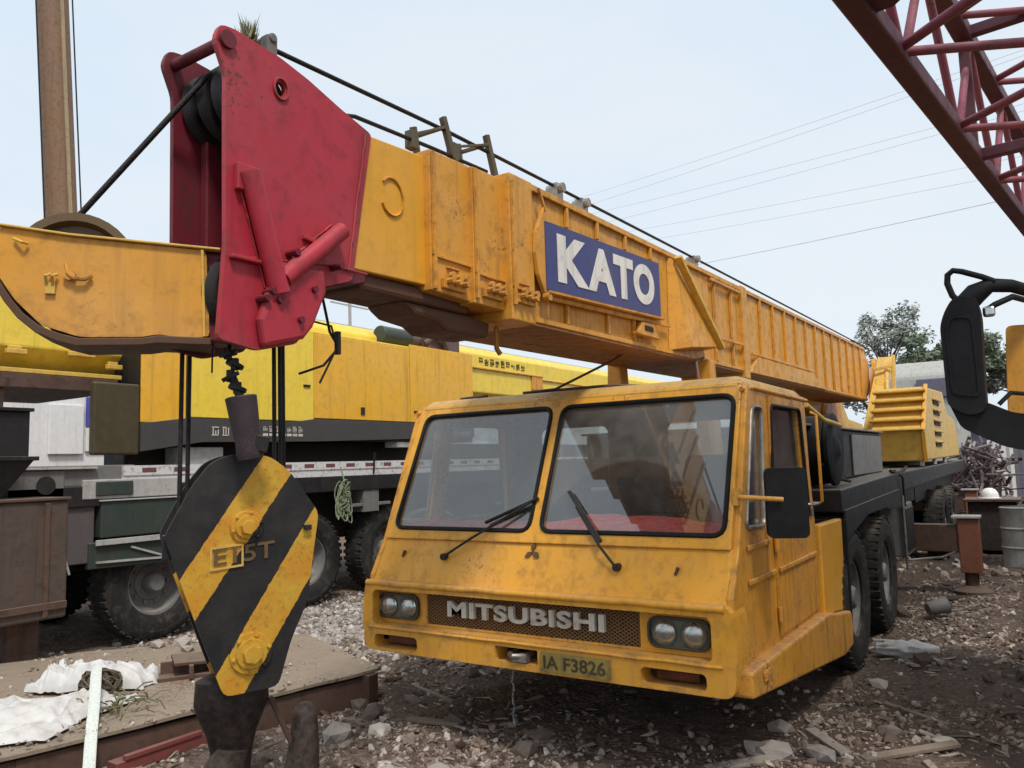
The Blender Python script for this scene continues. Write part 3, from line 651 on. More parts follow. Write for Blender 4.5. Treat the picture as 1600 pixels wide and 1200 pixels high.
m.bar((.42, 9.2, 1.95), (.55, 10.4, 3.25), .10, .22, (1, 0, 0)); m.bar((.66, 10.2, 2.5), (.66, 10.45, 3.3), .06, .1); m.bar((.40, 10.0, 3.05), (.70, 10.1, 3.1), .05); m.bar((.3, 8.9, 2.0), (.62, 8.8, 2.05), .08); m.bar((.52, 9.6, 2.2), (.52, 10.0, 2.9), .16, .06)
m.tube([(.55, 9.9, 2.3), (.62, 9.8, 2.7), (.58, 10.2, 3.1), (.66, 10.4, 3.0)], .03, 8); m.build('boom_foot_bracket', YELP, crane, .006)
m = MB(); m.prism([(9.6, 1.56), (9.9, 2.3), (10.6, 3.3), (11.0, 3.3), (11.6, 1.56)], 'yz', -.42, -.36); m.prism([(9.6, 1.56), (9.9, 2.3), (10.6, 3.3), (11.0, 3.3), (11.6, 1.56)], 'yz', .30, .36); m.build('boom_foot_plate', YELD, crane, .01)
m = MB(); m.cyl((-.03, 5.9, 2.50), (-.03, 8.6, 1.75), .14, n=20); m.cyl((-.03, 5.2, 2.62), (-.03, 6.0, 2.46), .085, n=16); m.build('lift_cylinder', YELD, crane, smooth=40)

# ---- boom
def bz(y, top): return (3.25 + .0166 * (y + .5)) if top else (2.485 + .009 * (y + .5))
def sect(x0, x1, y0, y1, b0, t0, b1, t1):
    return [(x0, y0, b0), (x1, y0, b0), (x1, y1, b1), (x0, y1, b1), (x0, y0, t0), (x1, y0, t0), (x1, y1, t1), (x0, y1, t1)]
m = MB(); m.hexa(sect(-.33, .26, -.50, 10.1, bz(-.5, 0), bz(-.5, 1), bz(10.1, 0), bz(10.1, 1)))
m.hexa(sect(-.33, .26, 10.1, 10.55, bz(10.1, 0), bz(10.1, 1), 2.75, 3.22))
boom = m.build('boom', YEL, crane, .008)
# top and bottom flanges
m = MB(); m.hexa(sect(.262, .285, -.5, 10.1, bz(-.5, 1) - .03, bz(-.5, 1) + .008, bz(10.1, 1) - .03, bz(10.1, 1) + .008)); m.hexa(sect(.262, .282, -.5, 10.1, bz(-.5, 0) - .012, bz(-.5, 0) + .018, bz(10.1, 0) - .012, bz(10.1, 0) + .018)); build_each(m, 'flange', YEL, boom, .003)
m = MB(); m.hexa(sect(-.345, .275, -.5, 10.1, bz(-.5, 0) - .03, bz(-.5, 0) - .012, bz(10.1, 0) - .03, bz(10.1, 0) - .012)); m.build('belly_plate', paint('boom_belly_shade_dirt', (.30, .12, .03), .6, .6, .2, .2, .15), boom)  # underside browned: painted shadow together with dirt
def yz_rib(y, z0, z1, wd=.028, ht=.022, x=.262, name='rib', mat=YEL):
    m = MB(); m.box(x, x + ht, y - wd / 2, y + wd / 2, z0, z1); return m.build(name, mat, boom, .003)
for y in (.11, .51, .93, 1.36): yz_rib(y, 3.10 + .045 * y, bz(y, 1) - .032)
for y in (.08, .62, 1.02): yz_rib(y, bz(y, 0) + .02, 2.66 + .03 * y)
y = 2.72
while y < 9.9: yz_rib(y, bz(y, 0) + .02, bz(y, 1) - .032, .032, .026); y += .46 + .012 * (y - 2.7)
for y0, y1, za, zb in ((2.66, 3.45, 2.74, 2.755), (3.7, 6.3, 2.70, 2.73), (-.18, 1.62, 2.628, 2.70), (2.60, 3.45, 3.24, 3.255)):
    m = MB(); m.hexa(sect(.288, .305, y0, y1, za - .014, za + .014, zb - .014, zb + .014)); m.build('stringer', YEL, boom, .003)
# collars of the telescoping sections
m = MB(); m.hexa(sect(-.35, .288, -.535, -.30, 2.455, 3.262, 2.455, 3.268)); m.build('collar', YEL, boom, .008)
m = MB(); m.hexa(sect(-.29, .235, -.80, -.50, 2.51, 3.225, 2.51, 3.235)); s2 = m.build('telescopic_section', YEL, boom, .006)
m = MB(); m.hexa(sect(-.25, .205, -1.105, -.78, 2.53, 3.225, 2.52, 3.235)); s3 = m.build('telescopic_section', YEL, boom, .006)
m = MB(); m.hexa(sect(-.155, .165, -1.62, -1.05, 2.545, 3.165, 2.56, 3.20)); s4 = m.build('telescopic_section', ORANGE, boom, .006)
for (x, ya, yb, zt) in ((.207, -1.10, -.79, 2.70), (.237, -.795, -.51, 2.665), (.290, -.53, -.31, 2.63)):
    m = MB(); m.box(x, x + .012, ya, yb, zt - .006, zt + .006); m.box(x, x + .016, ya, ya + .022, 2.535, 3.215); m.build('collar_strip', YEL, boom, .002)
    m = MB(); ym = (ya + yb) / 2
    m.box(x, x + .02, ym - .09, ym + .09, 2.55, 2.60)
    for q in (-.06, 0, .06):
        m.cyl((x + .01, ym + q, 2.585), (x + .055, ym + q, 2.585), .016, n=6); m.cyl((x + .02, ym + q + .02, 2.615), (x + .045, ym + q + .02, 2.615), .020, n=8)
    m.box(x, x + .012, ym - .05, ym + .05, 2.655, 2.665)
    m.build('slide_pad_bolts', YELD, boom, .003)
# weld ring on the tip section, hinge crescent on the base
m = MB(); m.tube([(.17, -1.335 + .075 * math.cos(t), 2.93 + .088 * math.sin(t)) for t in [R(-150 + 10 * i) for i in range(30)]], .006, 6); m.build('weld_ring', YEL, boom, smooth=60)
m = MB(); pts = [(-.225, 3.14), (-.255, 3.08), (-.31, 2.98), (-.325, 2.86), (-.30, 2.74), (-.225, 2.62)]
m.prism(pts + [(-.215, 2.62), (-.215, 3.14)], 'yz', .289, .315); m.build('latch_plate', YEL, boom, .004)
m = MB(); m.cyl((.30, -.225, 2.62), (.34, -.225, 2.62), .025, n=10); m.bar((.32, -.225, 2.50), (.32, -.225, 2.62), .012); m.bar((.31, -.27, 3.24), (.31, -.20, 3.12), .016); m.tube([(.1, -.42, 2.45), (.1, -.42, 2.33), (.11, -.40, 2.30)], .015); build_each(m, 'latch_pin', YELD, boom, .002)
# name board
bp = [(-.225, 2.665), (1.40, 2.735), (1.40, 3.135), (-.225, 3.06)]
def KB(u, v, t):   # u along 0..1, v 0..1
    y = -.225 + 1.625 * u; z0 = 2.665 + .07 * u; z1 = 3.06 + .075 * u
    return (.322 - .012 * t, y, z0 + (z1 - z0) * v)
m = MB(); m.plate([(0, 0), (1, 0), (1, 1), (0, 1)], [], KB); nb = m.build('name_board', BLUE, boom, .002)
for chr_, u0, wu in (('K', .075, .235), ('A', .305, .235), ('T', .525, .185), ('O', .715, .215)):
    m = MB(); text_mb(m, chr_, 1.0, 1.0, lambda u, v, t: tuple(Vector(KB(u0 + wu * u, .15 + .72 * v, 0)) + Vector((.004 - .003 * t, 0, 0))), offset=.05); m.build('letter', LETW2, boom)
m = MB(); m.box(.285, .34, -.235, 1.41, 2.645, 2.66); m.hexa([(.29, -.235, 2.64), (.345, -.235, 2.64), (.345, 1.42, 2.712), (.29, 1.42, 2.712), (.29, -.235, 2.655), (.345, -.235, 2.655), (.345, 1.42, 2.727), (.29, 1.42, 2.727)]); m.v = m.v[8:]; m.f = [tuple(i - 8 for i in f) for f in m.f[6:]]; m.build('board_ledge', YELD, boom, .002)
m = MB(); m.box(.289, .33, .95, 1.35, 2.56, 2.575); m.prism([(1.0, 2.575), (1.06, 2.655), (1.28, 2.665), (1.35, 2.575)], 'yz', .289, .32); m.build('bracket', YELD, boom, .003); m = MB(); m.box(.321, .325, 1.10, 1.24, 2.60, 2.635); m.build('bracket_slot', INK, boom)
# big gusset and wide band
m = MB(); m.add([(.262, 1.66, 2.52), (.262, 1.70, 3.27), (.262, 2.45, 2.60), (.40, 1.80, 2.545), (.30, 1.74, 3.24), (.40, 2.42, 2.61)], [(0, 1, 4, 3), (3, 4, 5), (1, 2, 5, 4), (0, 3, 5, 2), (0, 2, 1)]); m.build('gusset', YEL, boom, .006)
m = MB(); m.bar((.345, 1.73, 3.25), (.415, 2.44, 2.60), .035, .06, (1, 0, 0)); m.build('gusset_flange', YELP, boom, .005)
m = MB(); m.box(-.35, .295, 3.46, 3.62, 2.44, 3.335); m.build('band', YEL, boom, .006)
m = MB(); m.prism([(3.62, 2.505), (6.9, 2.54), (6.2, 2.70), (3.9, 2.68)], 'yz', .262, .30); m.build('doubler_plate', YEL, boom, .004)
m = MB(); m.box(-.14, .14, -1.52, -.72, 2.475, 2.55); m.prism([(-1.22, 2.475), (-1.12, 2.42), (-.95, 2.405), (-.88, 2.37), (-.52, 2.375), (-.50, 2.46), (-.70, 2.475)], 'yz', -.13, .12); m.build('hose_trough', paint('trough_brown', (.11, .045, .022), .6, .5, .3), boom, .02)
# hoist rope with its guides along the boom top
m = MB()
for pts, r in (([(.10, -1.98, 3.385), (.10, -.82, 3.435), (.10, .30, 3.455), (.10, 2.70, 3.49), (.10, 11.3, 3.60)], .0105), ([(.12, -1.80, 3.18), (.12, -1.52, 3.258), (.12, -.98, 3.29), (.12, -.5, 3.31)], .010)): m.tube(pts, r, 8)
build_each(m, 'hoist_rope', ROPE, boom, smooth=60)
for y, zt, f in ((-.83, 3.50, (-1.12, 3.315)), (-.44, 3.535, (-.79, 3.36))):
    m = MB(); m.bar((.12, y + .05, 3.23), (.10, y - .03, zt), .035, .028); m.bar((-.12, y + .05, 3.23), (-.10, y - .03, zt), .035, .028); m.bar((.10, y, zt - .04), (-.10, y, zt - .04), .02); m.bar((.11, y - .01, zt - .05), (.11, f[0], f[1]), .014); m.obox((.11, f[0], f[1] - .03), (.05, .05, .09)); m.build('rope_guide', paint('guide_steel', (.10, .085, .05), .6, .5, .3, .2, .15), boom, .003)
for y, z in ((.30, 3.46), (.64, 3.45), (2.74, 3.49)):
    m = MB(); m.box(.07, .13, y - .04, y + .04, bz(y, 1), z + .01); m.cyl((.04, y, z - .02), (.16, y, z - .02), .032, n=14); m.build('rope_roller', STEEL, boom, .003)

# ---- boom head
head_poly = rpoly([(-2.285, 3.262), (-2.262, 3.325), (-2.20, 3.335), (-1.985, 3.315), (-1.84, 3.282), (-1.66, 3.225), (-1.475, 3.175), (-1.60, 2.49), (-1.775, 2.43), (-1.86, 2.25), (-1.905, 2.185), (-2.09, 2.14), (-2.26, 2.165), (-2.232, 2.51), (-2.238, 3.15)], .02, 2)
hole = [(-1.985 + .024 * math.cos(t), 3.185 + .030 * math.sin(t)) for t in [2 * math.pi * i / 16 for i in range(16)]]
bh = empty('boom_head', (0, -1.9, 2.1)); bh.parent = crane; bh.location = Vector((0, -1.9, 2.1)) - wloc(crane)
m = MB(); m.plate(head_poly, [hole], lambda u, v, t: (.178 - .022 * t, u, v)); m.build('side_plate', RED, bh, .004)
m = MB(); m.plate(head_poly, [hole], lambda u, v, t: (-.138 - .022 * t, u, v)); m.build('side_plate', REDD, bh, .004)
m = MB(); m.tube([(.182, -1.985 + .034 * math.cos(t), 3.185 + .042 * math.sin(t)) for t in [2 * math.pi * i / 24 for i in range(24)]], .006, 6, True); m.build('pin_boss', RED, bh, smooth=60)
m = MB(); m.cyl((.19, -2.235, 3.275), (-.175, -2.235, 3.275), .022, n=14); m.cyl((.195, -2.235, 3.275), (.178, -2.235, 3.275), .034, n=14); m.build('tie_rod', REDD, bh, smooth=40)
m = MB(); m.box(-.13, .15, -1.90, -1.62, 2.50, 3.10); m.hexa([(-.137, -1.70, 2.45), (.155, -1.70, 2.45), (.155, -1.5, 2.50), (-.137, -1.5, 2.50), (-.137, -1.72, 3.18), (.155, -1.72, 3.18), (.155, -1.5, 3.17), (-.137, -1.5, 3.17)]); m.build('inner_box', REDD, bh, .005)
m = MB(); m.box(-.135, .153, -2.02, -2.0, 2.55, 2.98); m.box(-.135, -.09, -2.12, -2.02, 2.56, 3.0); m.box(.11, .153, -2.12, -2.02, 2.56, 3.0); m.build('front_web', REDD, bh, .006)
def sheave(name, c, r, wd, ax, mat, par, b=True):
    m = MB(); h = wd / 2
    m.lathe([(r * .16, -h * 1.1), (r * .3, -h), (r * .34, -h * .4), (r * .8, -h * .35), (r * .86, -h), (r, -h), (r * .9, -h * .25), (r * .9, h * .25), (r, h), (r * .86, h), (r * .8, h * .35), (r * .34, h * .4), (r * .3, h), (r * .16, h * 1.1)], c, ax, 36, True)
    return m.build(name, mat, par, smooth=40)
for x in (-.09, .0, .09): sheave('sheave', (x, -2.06, 3.13), .155, .06, (1, 0, 0), BLACKM, bh)
for x in (-.09, .0, .09): sheave('sheave', (x, -2.06, 2.36), .17, .07, (1, 0, 0), BLACKM, bh)
m = MB(); m.cyl((-.15, -2.06, 2.36), (.17, -2.06, 2.36), .035, n=14); m.cyl((-.15, -2.06, 3.13), (.17, -2.06, 3.13), .03, n=14); build_each(m, 'sheave_pin', STEEL, bh, smooth=40)
m = MB(); m.bar((.14, -2.01, 3.30), (.14, -2.01, 3.40), .05, .045); m.bar((-.10, -2.01, 3.30), (-.10, -2.01, 3.40), .05, .045); m.cyl((.17, -2.01, 3.39), (-.13, -2.01, 3.39), .02, n=10); m.build('rope_stop', GREYM, bh, .006)
# tubes and bracket on the outer face
m = MB(); m.cyl((.215, -2.155, 2.79), (.215, -2.02, 2.36), .040, n=20); m.build('stow_tube', RED, bh, smooth=40)
m = MB(); m.cyl((.22, -1.70, 2.675), (.22, -2.01, 2.415), .036, n=20); m.build('stow_tube', RED, bh, smooth=40)
m = MB(); m.box(.18, .205, -2.20, -2.10, 2.72, 2.82); m.box(.18, .205, -2.22, -2.08, 2.46, 2.475); m.bar((.19, -1.88, 2.615), (.19, -1.80, 2.60), .02); m.box(.18, .19, -1.74, -1.52, 2.525, 2.535); build_each(m, 'weld_lug', RED, bh, .004)
m = MB(); m.prism([(-2.05, 2.42), (-1.98, 2.47), (-1.80, 2.49), (-1.79, 2.40), (-1.86, 2.25), (-1.905, 2.20), (-2.09, 2.15), (-2.11, 2.25)], 'yz', .18, .225); m.build('lower_bracket', RED, bh, .015)
m = MB()
for y, z in ((-2.06, 2.36), (-2.09, 2.33), (-2.03, 2.33), (-1.93, 2.27), (-1.86, 2.40), (-1.72, 2.52), (-1.95, 2.53)): m.cyl((.18, y, z), (.24, y, z), .014, n=8)
build_each(m, 'bolt', REDD, bh)
m = MB(); random.seed(14)
def bead(a, b, n=26):
    m.tube([Vector(a).lerp(Vector(b), i / n) + Vector((random.uniform(-.001, .001), random.uniform(-.002, .002), random.uniform(-.002, .002))) for i in range(n + 1)], [.004 + .002 * random.random() for i in range(n + 1)], 6)
bead((.181, -2.19, 2.79), (.181, -2.06, 2.38)); bead((.181, -2.115, 2.79), (.181, -1.985, 2.38)); bead((.181, -1.725, 2.70), (.181, -2.0, 2.46)); bead((.181, -1.515, 3.16), (.181, -1.63, 2.52)); bead((.181, -2.21, 2.47), (.181, -1.66, 2.54))
build_each(m, 'weld_bead', RED, bh, smooth=60)
# dry grass tuft caught on the head
m = MB()
for i in range(130):
    b0 = Vector((.13 + random.uniform(-.03, .03), -2.105 + random.uniform(-.02, .02), 3.315 + random.random() * .03)); d = Vector((random.gauss(0, .022), random.gauss(.012, .022), random.uniform(.03, .125)))
    wv = Vector((random.uniform(-1, 1), random.uniform(-1, 1), 0)).normalized() * .007
    m.add([b0 - wv, b0 + wv, b0 + d], [(0, 1, 2)])
tag(m.build('grass_tuft', DRYL, None, recalc=False), 'tuft of dry grass sprouting on top of the red boom head', 'grass')
# sagging cable loops under the boom tip
m = MB(); m.tube([(.10, -1.70, 2.42), (.06, -1.62, 2.28), (.05, -1.56, 2.22), (.02, -1.62, 2.14), (-.02, -1.72, 2.10)], .006, 6); m.tube([(.12, -1.78, 2.30), (.09, -1.64, 2.30), (.05, -1.57, 2.22), (.04, -1.66, 2.06)], .005, 6); m.obox((.05, -1.565, 2.24), (.02, .02, .10)); build_each(m, 'loose_cable', INK, bh, smooth=60)

# ---- auxiliary sheave arm on the boom nose
ad = Vector((-.6349, -.7726, 0)).normalized(); an = Vector((ad.y, -ad.x, 0)) * -1      # an points away from the camera side?
if an.dot(Vector((2.5, -3.98, 0)) - Vector((0, -2.27, 0))) > 0: an = -an
AO = Vector((0, -2.27, 0))
def AP(u, v, t, d0=.0, th=.018):
    p = AO + ad * u + an * (d0 + th * t); return (p.x, p.y, v)
arm_poly = rpoly([(-.085, 2.19), (.03, 2.188), (.09, 2.198), (.14, 2.186), (.34, 2.182), (.46, 2.222), (.545, 2.31), (.60, 2.40), (.625, 2.50), (.60, 2.562), (.50, 2.555), (.38, 2.538), (-.07, 2.512)], .02, 2)
arm = empty('auxiliary_arm', (0, -2.27, 2.2)); arm.parent = crane; arm.location = Vector((0, -2.27, 2.2)) - wloc(crane)
for d0, mt in ((0, YELA), (.20, YELD)):
    m = MB(); m.plate(arm_poly, [], lambda u, v, t: AP(u, v, t, d0)); m.build('cheek_plate', mt, arm, .003)
m = MB(); up = [(-.09, 2.186), (.09, 2.192), (.14, 2.182), (.34, 2.177), (.40, 2.192), (.465, 2.219), (.515, 2.262), (.552, 2.31), (.606, 2.40), (.63, 2.48)]; dn = [(-.09, 2.160), (.09, 2.164), (.14, 2.156), (.35, 2.150), (.41, 2.166), (.478, 2.196), (.532, 2.244), (.572, 2.298), (.628, 2.392), (.652, 2.478)]
m.plate(up + dn[::-1], [], lambda u, v, t: AP(u, v, t, -.010, .24)); m.build('bottom_plate', paint('arm_belly', (.09, .04, .016), .6, .5, .2), arm, .003)
m = MB(); m.plate([(-.12, 2.513), (.38, 2.540), (.61, 2.565), (.61, 2.573), (.38, 2.548), (-.12, 2.521)], [], lambda u, v, t: AP(u, v, t, -.016, .035)); m.plate([(-.072, 2.19), (-.062, 2.19), (-.052, 2.512), (-.062, 2.512)], [], lambda u, v, t: AP(u, v, t, -.012, .012)); m.build('edge_lip', YELP, arm, .002)
cA = Vector(AP(.375, 2.44, 0, .11)); sh = sheave('auxiliary_sheave', cA, .205, .10, an, paint('sheave_paint', (.12, .075, .03), .5, .5, .3), arm)
m = MB(); m.cyl(AP(.375, 2.40, 0, -.02), AP(.375, 2.40, 0, .24), .02, n=12)
m.tube([AP(.385, 2.44, 0, -.012), AP(.378, 2.405, 0, -.02), AP(.355, 2.385, 0, -.022), AP(.325, 2.385, 0, -.02), AP(.305, 2.40, 0, -.012)], .008, 6); m.build('lifting_eye', YELD, arm, smooth=50)
m = MB()
for u in (.425, .445): m.tube([AP(u, 2.36, 0, -.01), AP(u, 2.39, 0, -.03), AP(u - .012, 2.40, 0, -.01)], .006, 6)
m.plate([(.418, 2.33), (.45, 2.33), (.45, 2.37), (.418, 2.37)], [], lambda u, v, t: AP(u, v, t, -.014, .014)); m.tube([AP(.55, 2.52, 0, -.01), AP(.52, 2.505, 0, -.025), AP(.505, 2.505, 0, -.01)], .006, 6); m.build('shackle', YELP, arm, .002)
m = MB(); m.plate([(-.20, 2.175), (-.07, 2.18), (-.055, 2.505), (-.19, 2.505)], [], lambda u, v, t: AP(u, v, t, .02, .17)); m.build('hinge_block', REDD, arm, .005)
m = MB(); m.tube([(.03, -2.10, 3.295), (.02, -2.20, 3.20), tuple(Vector(AP(.40, 2.615, 0, .11))), tuple(Vector(AP(.47, 2.60, 0, .11))), tuple(Vector(AP(.54, 2.52, 0, .11)))], .011, 8); m.build('auxiliary_rope', ROPE, arm, smooth=70)

# ================================================================== HOOK BLOCK
HY = R(62.42); HO = Vector((0.0, -2.03, 0))
hk = empty('hook_block', HO, 'black and yellow striped hook block hanging from the red boom head', 'hook block', rz=HY)
hpoly = rpoly([(-.262, 1.47), (-.169, 1.65), (-.102, 1.737), (-.034, 1.765), (.109, 1.757), (.187, 1.698), (.303, 1.53), (.256, 1.187), (.194, 1.049), (.146, .885), (-.051, .875), (-.197, 1.281)], .03, 3)
def HP(t0, th): return lambda u, v, t: (u, t0 + th * t, v)
m = MB(); m.plate(hpoly, [], HP(0, .028)); m.build('cheek_plate', HAZ, hk, .004, local=True)
m = MB(); m.plate(hpoly, [], HP(.20, .028)); m.build('cheek_plate', HAZ, hk, .004, local=True)
for y in (.075, .125, .175): 
    m = MB(); m.lathe([(.03, -.022), (.19, -.018), (.20, -.022), (.185, 0), (.20, .022), (.19, .018), (.03, .022)], (0.01, y - .01, 1.50), (0, 1, 0), 32, True); m.build('sheave', BLACKM, hk, smooth=40, local=True)
def boss(cx, cz, r, mat):
    m = MB(); m.cyl((cx, -.012, cz), (cx, .002, cz), r, n=28); m.cyl((cx, -.024, cz), (cx, -.01, cz), r * .72, n=28); m.cyl((cx, -.05, cz), (cx, -.02, cz), r * .46, n=6)
    for k in range(6):
        t = R(60 * k + 15); m.cyl((cx + r * .85 * math.cos(t), -.022, cz + r * .85 * math.sin(t)), (cx + r * .85 * math.cos(t), -.008, cz + r * .85 * math.sin(t)), r * .10, n=6)
    return m.build('pin_boss', mat, hk, .003, local=True)
boss(.028, 1.49, .062, HAZ); boss(.044, 1.022, .078, HAZ)
m = MB(); text_mb(m, 'E15T', .22, .062, lambda u, v, t: (-.09 + u, -.006 + .007 * t, 1.352 + v + .08 * u), offset=.01); b = m.build('capacity_mark', paint('mark_paint', (.16, .09, .03), .5, .5, .3), hk, local=True)
m = MB(); m.plate([(-.105, 1.335), (.015, 1.345), (.015, 1.43), (-.105, 1.42)], [[(-.097, 1.343), (-.097, 1.413), (.008, 1.422), (.008, 1.352)]], HP(-.007, .008)); m.build('mark_frame', YELP, hk, local=True)
m = MB(); m.obox((.255, -.012, 1.475), (.03, .02, .02)); m.obox((-.24, .03, 1.43), (.05, .02, .09)); build_each(m, 'lug', BLACKM, hk, .003, local=True)
m = MB(Matrix.Translation((-.004, .114, 0)) @ Matrix.Diagonal((1, .56, 1, 1))); m.lathe([(0, .93), (.10, .93), (.132, .915), (.138, .83), (.125, .79), (.092, .71), (.076, .64), (.070, .56), (0, .56)], (0, 0, 0), (0, 0, 1), 28); m.build('crosshead', plain('dark_grease', (.022, .015, .013), .45, 0, .6, .5, 26), hk, smooth=35, local=True)
pts = []; rad = []
for k in range(19):      # forged hook: shank, belly, tip
    a = R(95 - 290 * k / 18 if False else 0)
shape = [((-.006, .66), .066), ((-.02, .60), .072), ((-.055, .53), .088), ((-.065, .44), .098), ((-.015, .355), .102), ((.08, .32), .102), ((.175, .35), .096), ((.235, .43), .082), ((.262, .53), .068), ((.272, .63), .058), ((.274, .70), .052), ((.273, .745), .046), ((.271, .768), .034), ((.270, .778), .015)]
m = MB(); m.tube([(p[0], .114, p[1]) for p, r in shape], [r for p, r in shape], 14); m.build('hook', plain('forged_hook', (.065, .045, .036), .6, .2, .5, .5, 30), hk, smooth=60, local=True)
m = MB(); m.bar((.14, .114, .82), (.235, .114, .60), .03, .02); m.build('safety_latch', RUST, hk, .004, local=True)
# hoist ropes from head to block
m = MB(); HM = Matrix.Translation(HO) @ Matrix.Rotation(HY, 4, 'Z')
for u, dy in ((-.205, .065), (-.172, .115), (.145, .065), (.180, .115), (.204, .165)):
    m.cyl(HM @ Vector((u, dy, 1.55)), HM @ Vector((u * .97, dy, 2.40)), .0085, n=8)
build_each(m, 'fall_rope', ROPE, bh, smooth=60)
# auxiliary line weight hanging in front
aw = empty('line_weight', HO, 'dark tilted overhaul weight on a swivel chain above the striped hook block', 'weight', rz=HY)
m = MB(); m.lathe([(0, 0), (.045, 0), (.050, .02), (.046, .06), (.050, .10), (.056, .20), (.058, .235), (.05, .24), (0, .24)], (.028, -.07, 1.745), Vector((-.16, 0, 1)), 24); m.build('cone', paint('weight_paint', (.035, .022, .03), .55, .4, .3), aw, smooth=40, local=True)
m = MB(); m.cyl((-.012, -.07, 1.98), (-.04, -.05, 2.06), .017, n=10)
for k, (x, z, a) in enumerate(((-.02, 2.01, .3), (-.045, 2.055, -.5), (-.03, 2.10, .4), (-.055, 2.14, -.2))): m.cyl(Vector((x, -.06, z)) - Vector((math.sin(a), 0, math.cos(a))) * .008, Vector((x, -.06, z)) + Vector((math.sin(a), 0, math.cos(a))) * .008, .034, n=14); m.cyl((x, -.06, z - .02), (x, -.06, z + .025), .016, n=8)
m.cyl((-.045, -.05, 2.12), (-.06, -.03, 2.42), .008, n=8); m.tube([(-.105, -.03, 2.20), (-.107, -.03, 2.07)], .004, 6); m.build('swivel', BLACKM, aw, .002, local=True)
m = MB(); m.obox((.06, -.10, 1.80), (.05, .03, .06), (0, .2, 0)); build_each(m, 'lug', BLACKM, aw, .004, local=True)

# ================================================================== BACKGROUND MODERN CRANE
BX = -5.1
bc = empty('truck_crane', (-6.4, 4, 0), 'newer lemon yellow truck crane with dark lower stripe parked behind the striped hook', 'crane')
bw = make_wheel(bc, (BX - .30, 1.0, .56), .58, .34)
for y in (3.05, 4.55, 9.0, 10.4): copy_part(bw, (0, y - 1.0, 0), bc)
bw2 = make_wheel(bc, (BX - 2.45, 1.0, .56), .58, .34, -1)
for y in (3.05, 4.55, 9.0, 10.4): copy_part(bw2, (0, y - 1.0, 0), bc)
m = MB(); m.box(-7.3, -5.6, -1.5, 13, .75, 1.4); m.box(-7.65, BX - .03, -1.2, 13, 1.40, 1.60); m.build('chassis_frame', BLACKM, bc, .01)
m = MB(); m.box(-7.65, BX - .05, -.9, .66, 1.60, 1.80); m.box(-7.65, BX - .4, .66, 13, 1.602, 1.64); m.build('deck', GREYM, bc, .01)
m = MB(); m.box(BX - .029, BX - .02, .52, 12.8, 1.69, 1.79); m.box(BX - .06, BX - .03, .52, 12.8, 1.60, 1.79); m.build('tape_rail', TAPE, bc)
m = MB(); m.box(BX - .5, BX - .05, 3.95, 4.25, 1.1, 1.45); m.box(BX - .4, BX - .06, 3.75, 4.5, 1.18, 1.22); m.build('fender_bracket', GREYM, bc, .005)
m = MB(); m.tube([(BX - .02, 4.12, 1.62), (BX + .0, 4.12, 1.9)], .014); m.build('marker_rod', BLACKM, bc)
# fender box in front of the first wheel and its panels
m = MB(); m.box(BX - .55, BX - .02, .30, 2.05, 1.09, 1.44); b = m.build('side_box', GREEN, bc, .012)
m = MB(); m.box(BX - .5, BX + .0, .28, 2.07, 1.445, 1.46); m.build('lid', PALEM, b, .003)
m = MB(); m.box(BX - .02, BX + .0, .25, 2.06, 1.02, 1.075); m.build('grey_rail', PALEM, b, .004)
m = MB(); m.prism([(.20, .80), (.20, 1.05), (2.1, 1.05), (2.1, .74), (1.5, .77)], 'yz', BX - .11, BX - .04); m.build('mud_guard', GREEN, b, .008)
m = MB(); m.bar((BX - .03, .62, .98), (BX - .03, 1.02, .84), .02); m.bar((BX - .03, .27, .86), (BX - .03, 2.0, .80), .02); m.build('stay', PALEM, b)
m = MB(); m.obox((BX + .0, 1.62, .97), (.05, .14, .14)); m.build('lamp', INK, b, .01)
m = MB(); m.box(BX - .7, BX - .02, .12, 1.15, 1.47, 1.66); b = m.build('valve_block', PALEM, bc, .01)
m = MB(); m.box(BX - .02, BX + .0, .24, .62, 1.50, 1.64); m.build('cover', GREEN, b, .012)
m = MB(); m.box(BX - .6, BX - .03, -.55, -.05, 1.47, 1.76); b = m.build('outrigger_box', GREYM, bc, .01)
m = MB(); m.cyl((BX - .04, -.22, 1.62), (BX - .02, -.22, 1.62), .085, n=24); m.build('bore', INK, b)
m = MB(); m.box(BX - .62, BX - .0, -.62, .25, 1.765, 1.785); m.build('cap', PALEM, b, .003)
m = MB(); m.box(BX - .5, BX - .06, -.1, .26, .86, 1.46); m.build('jack_leg', paint('jack_purple', (.10, .085, .09), .5, .4, .4), bc, .01)
m = MB(); m.box(BX - .05, BX + .0, -.10, -.04, 1.05, 1.38); m.tube([(BX, -.07, 1.02), (BX, -.02, .85), (BX, .0, .78)], .012); m.build('hose', PALEM, bc, .004)
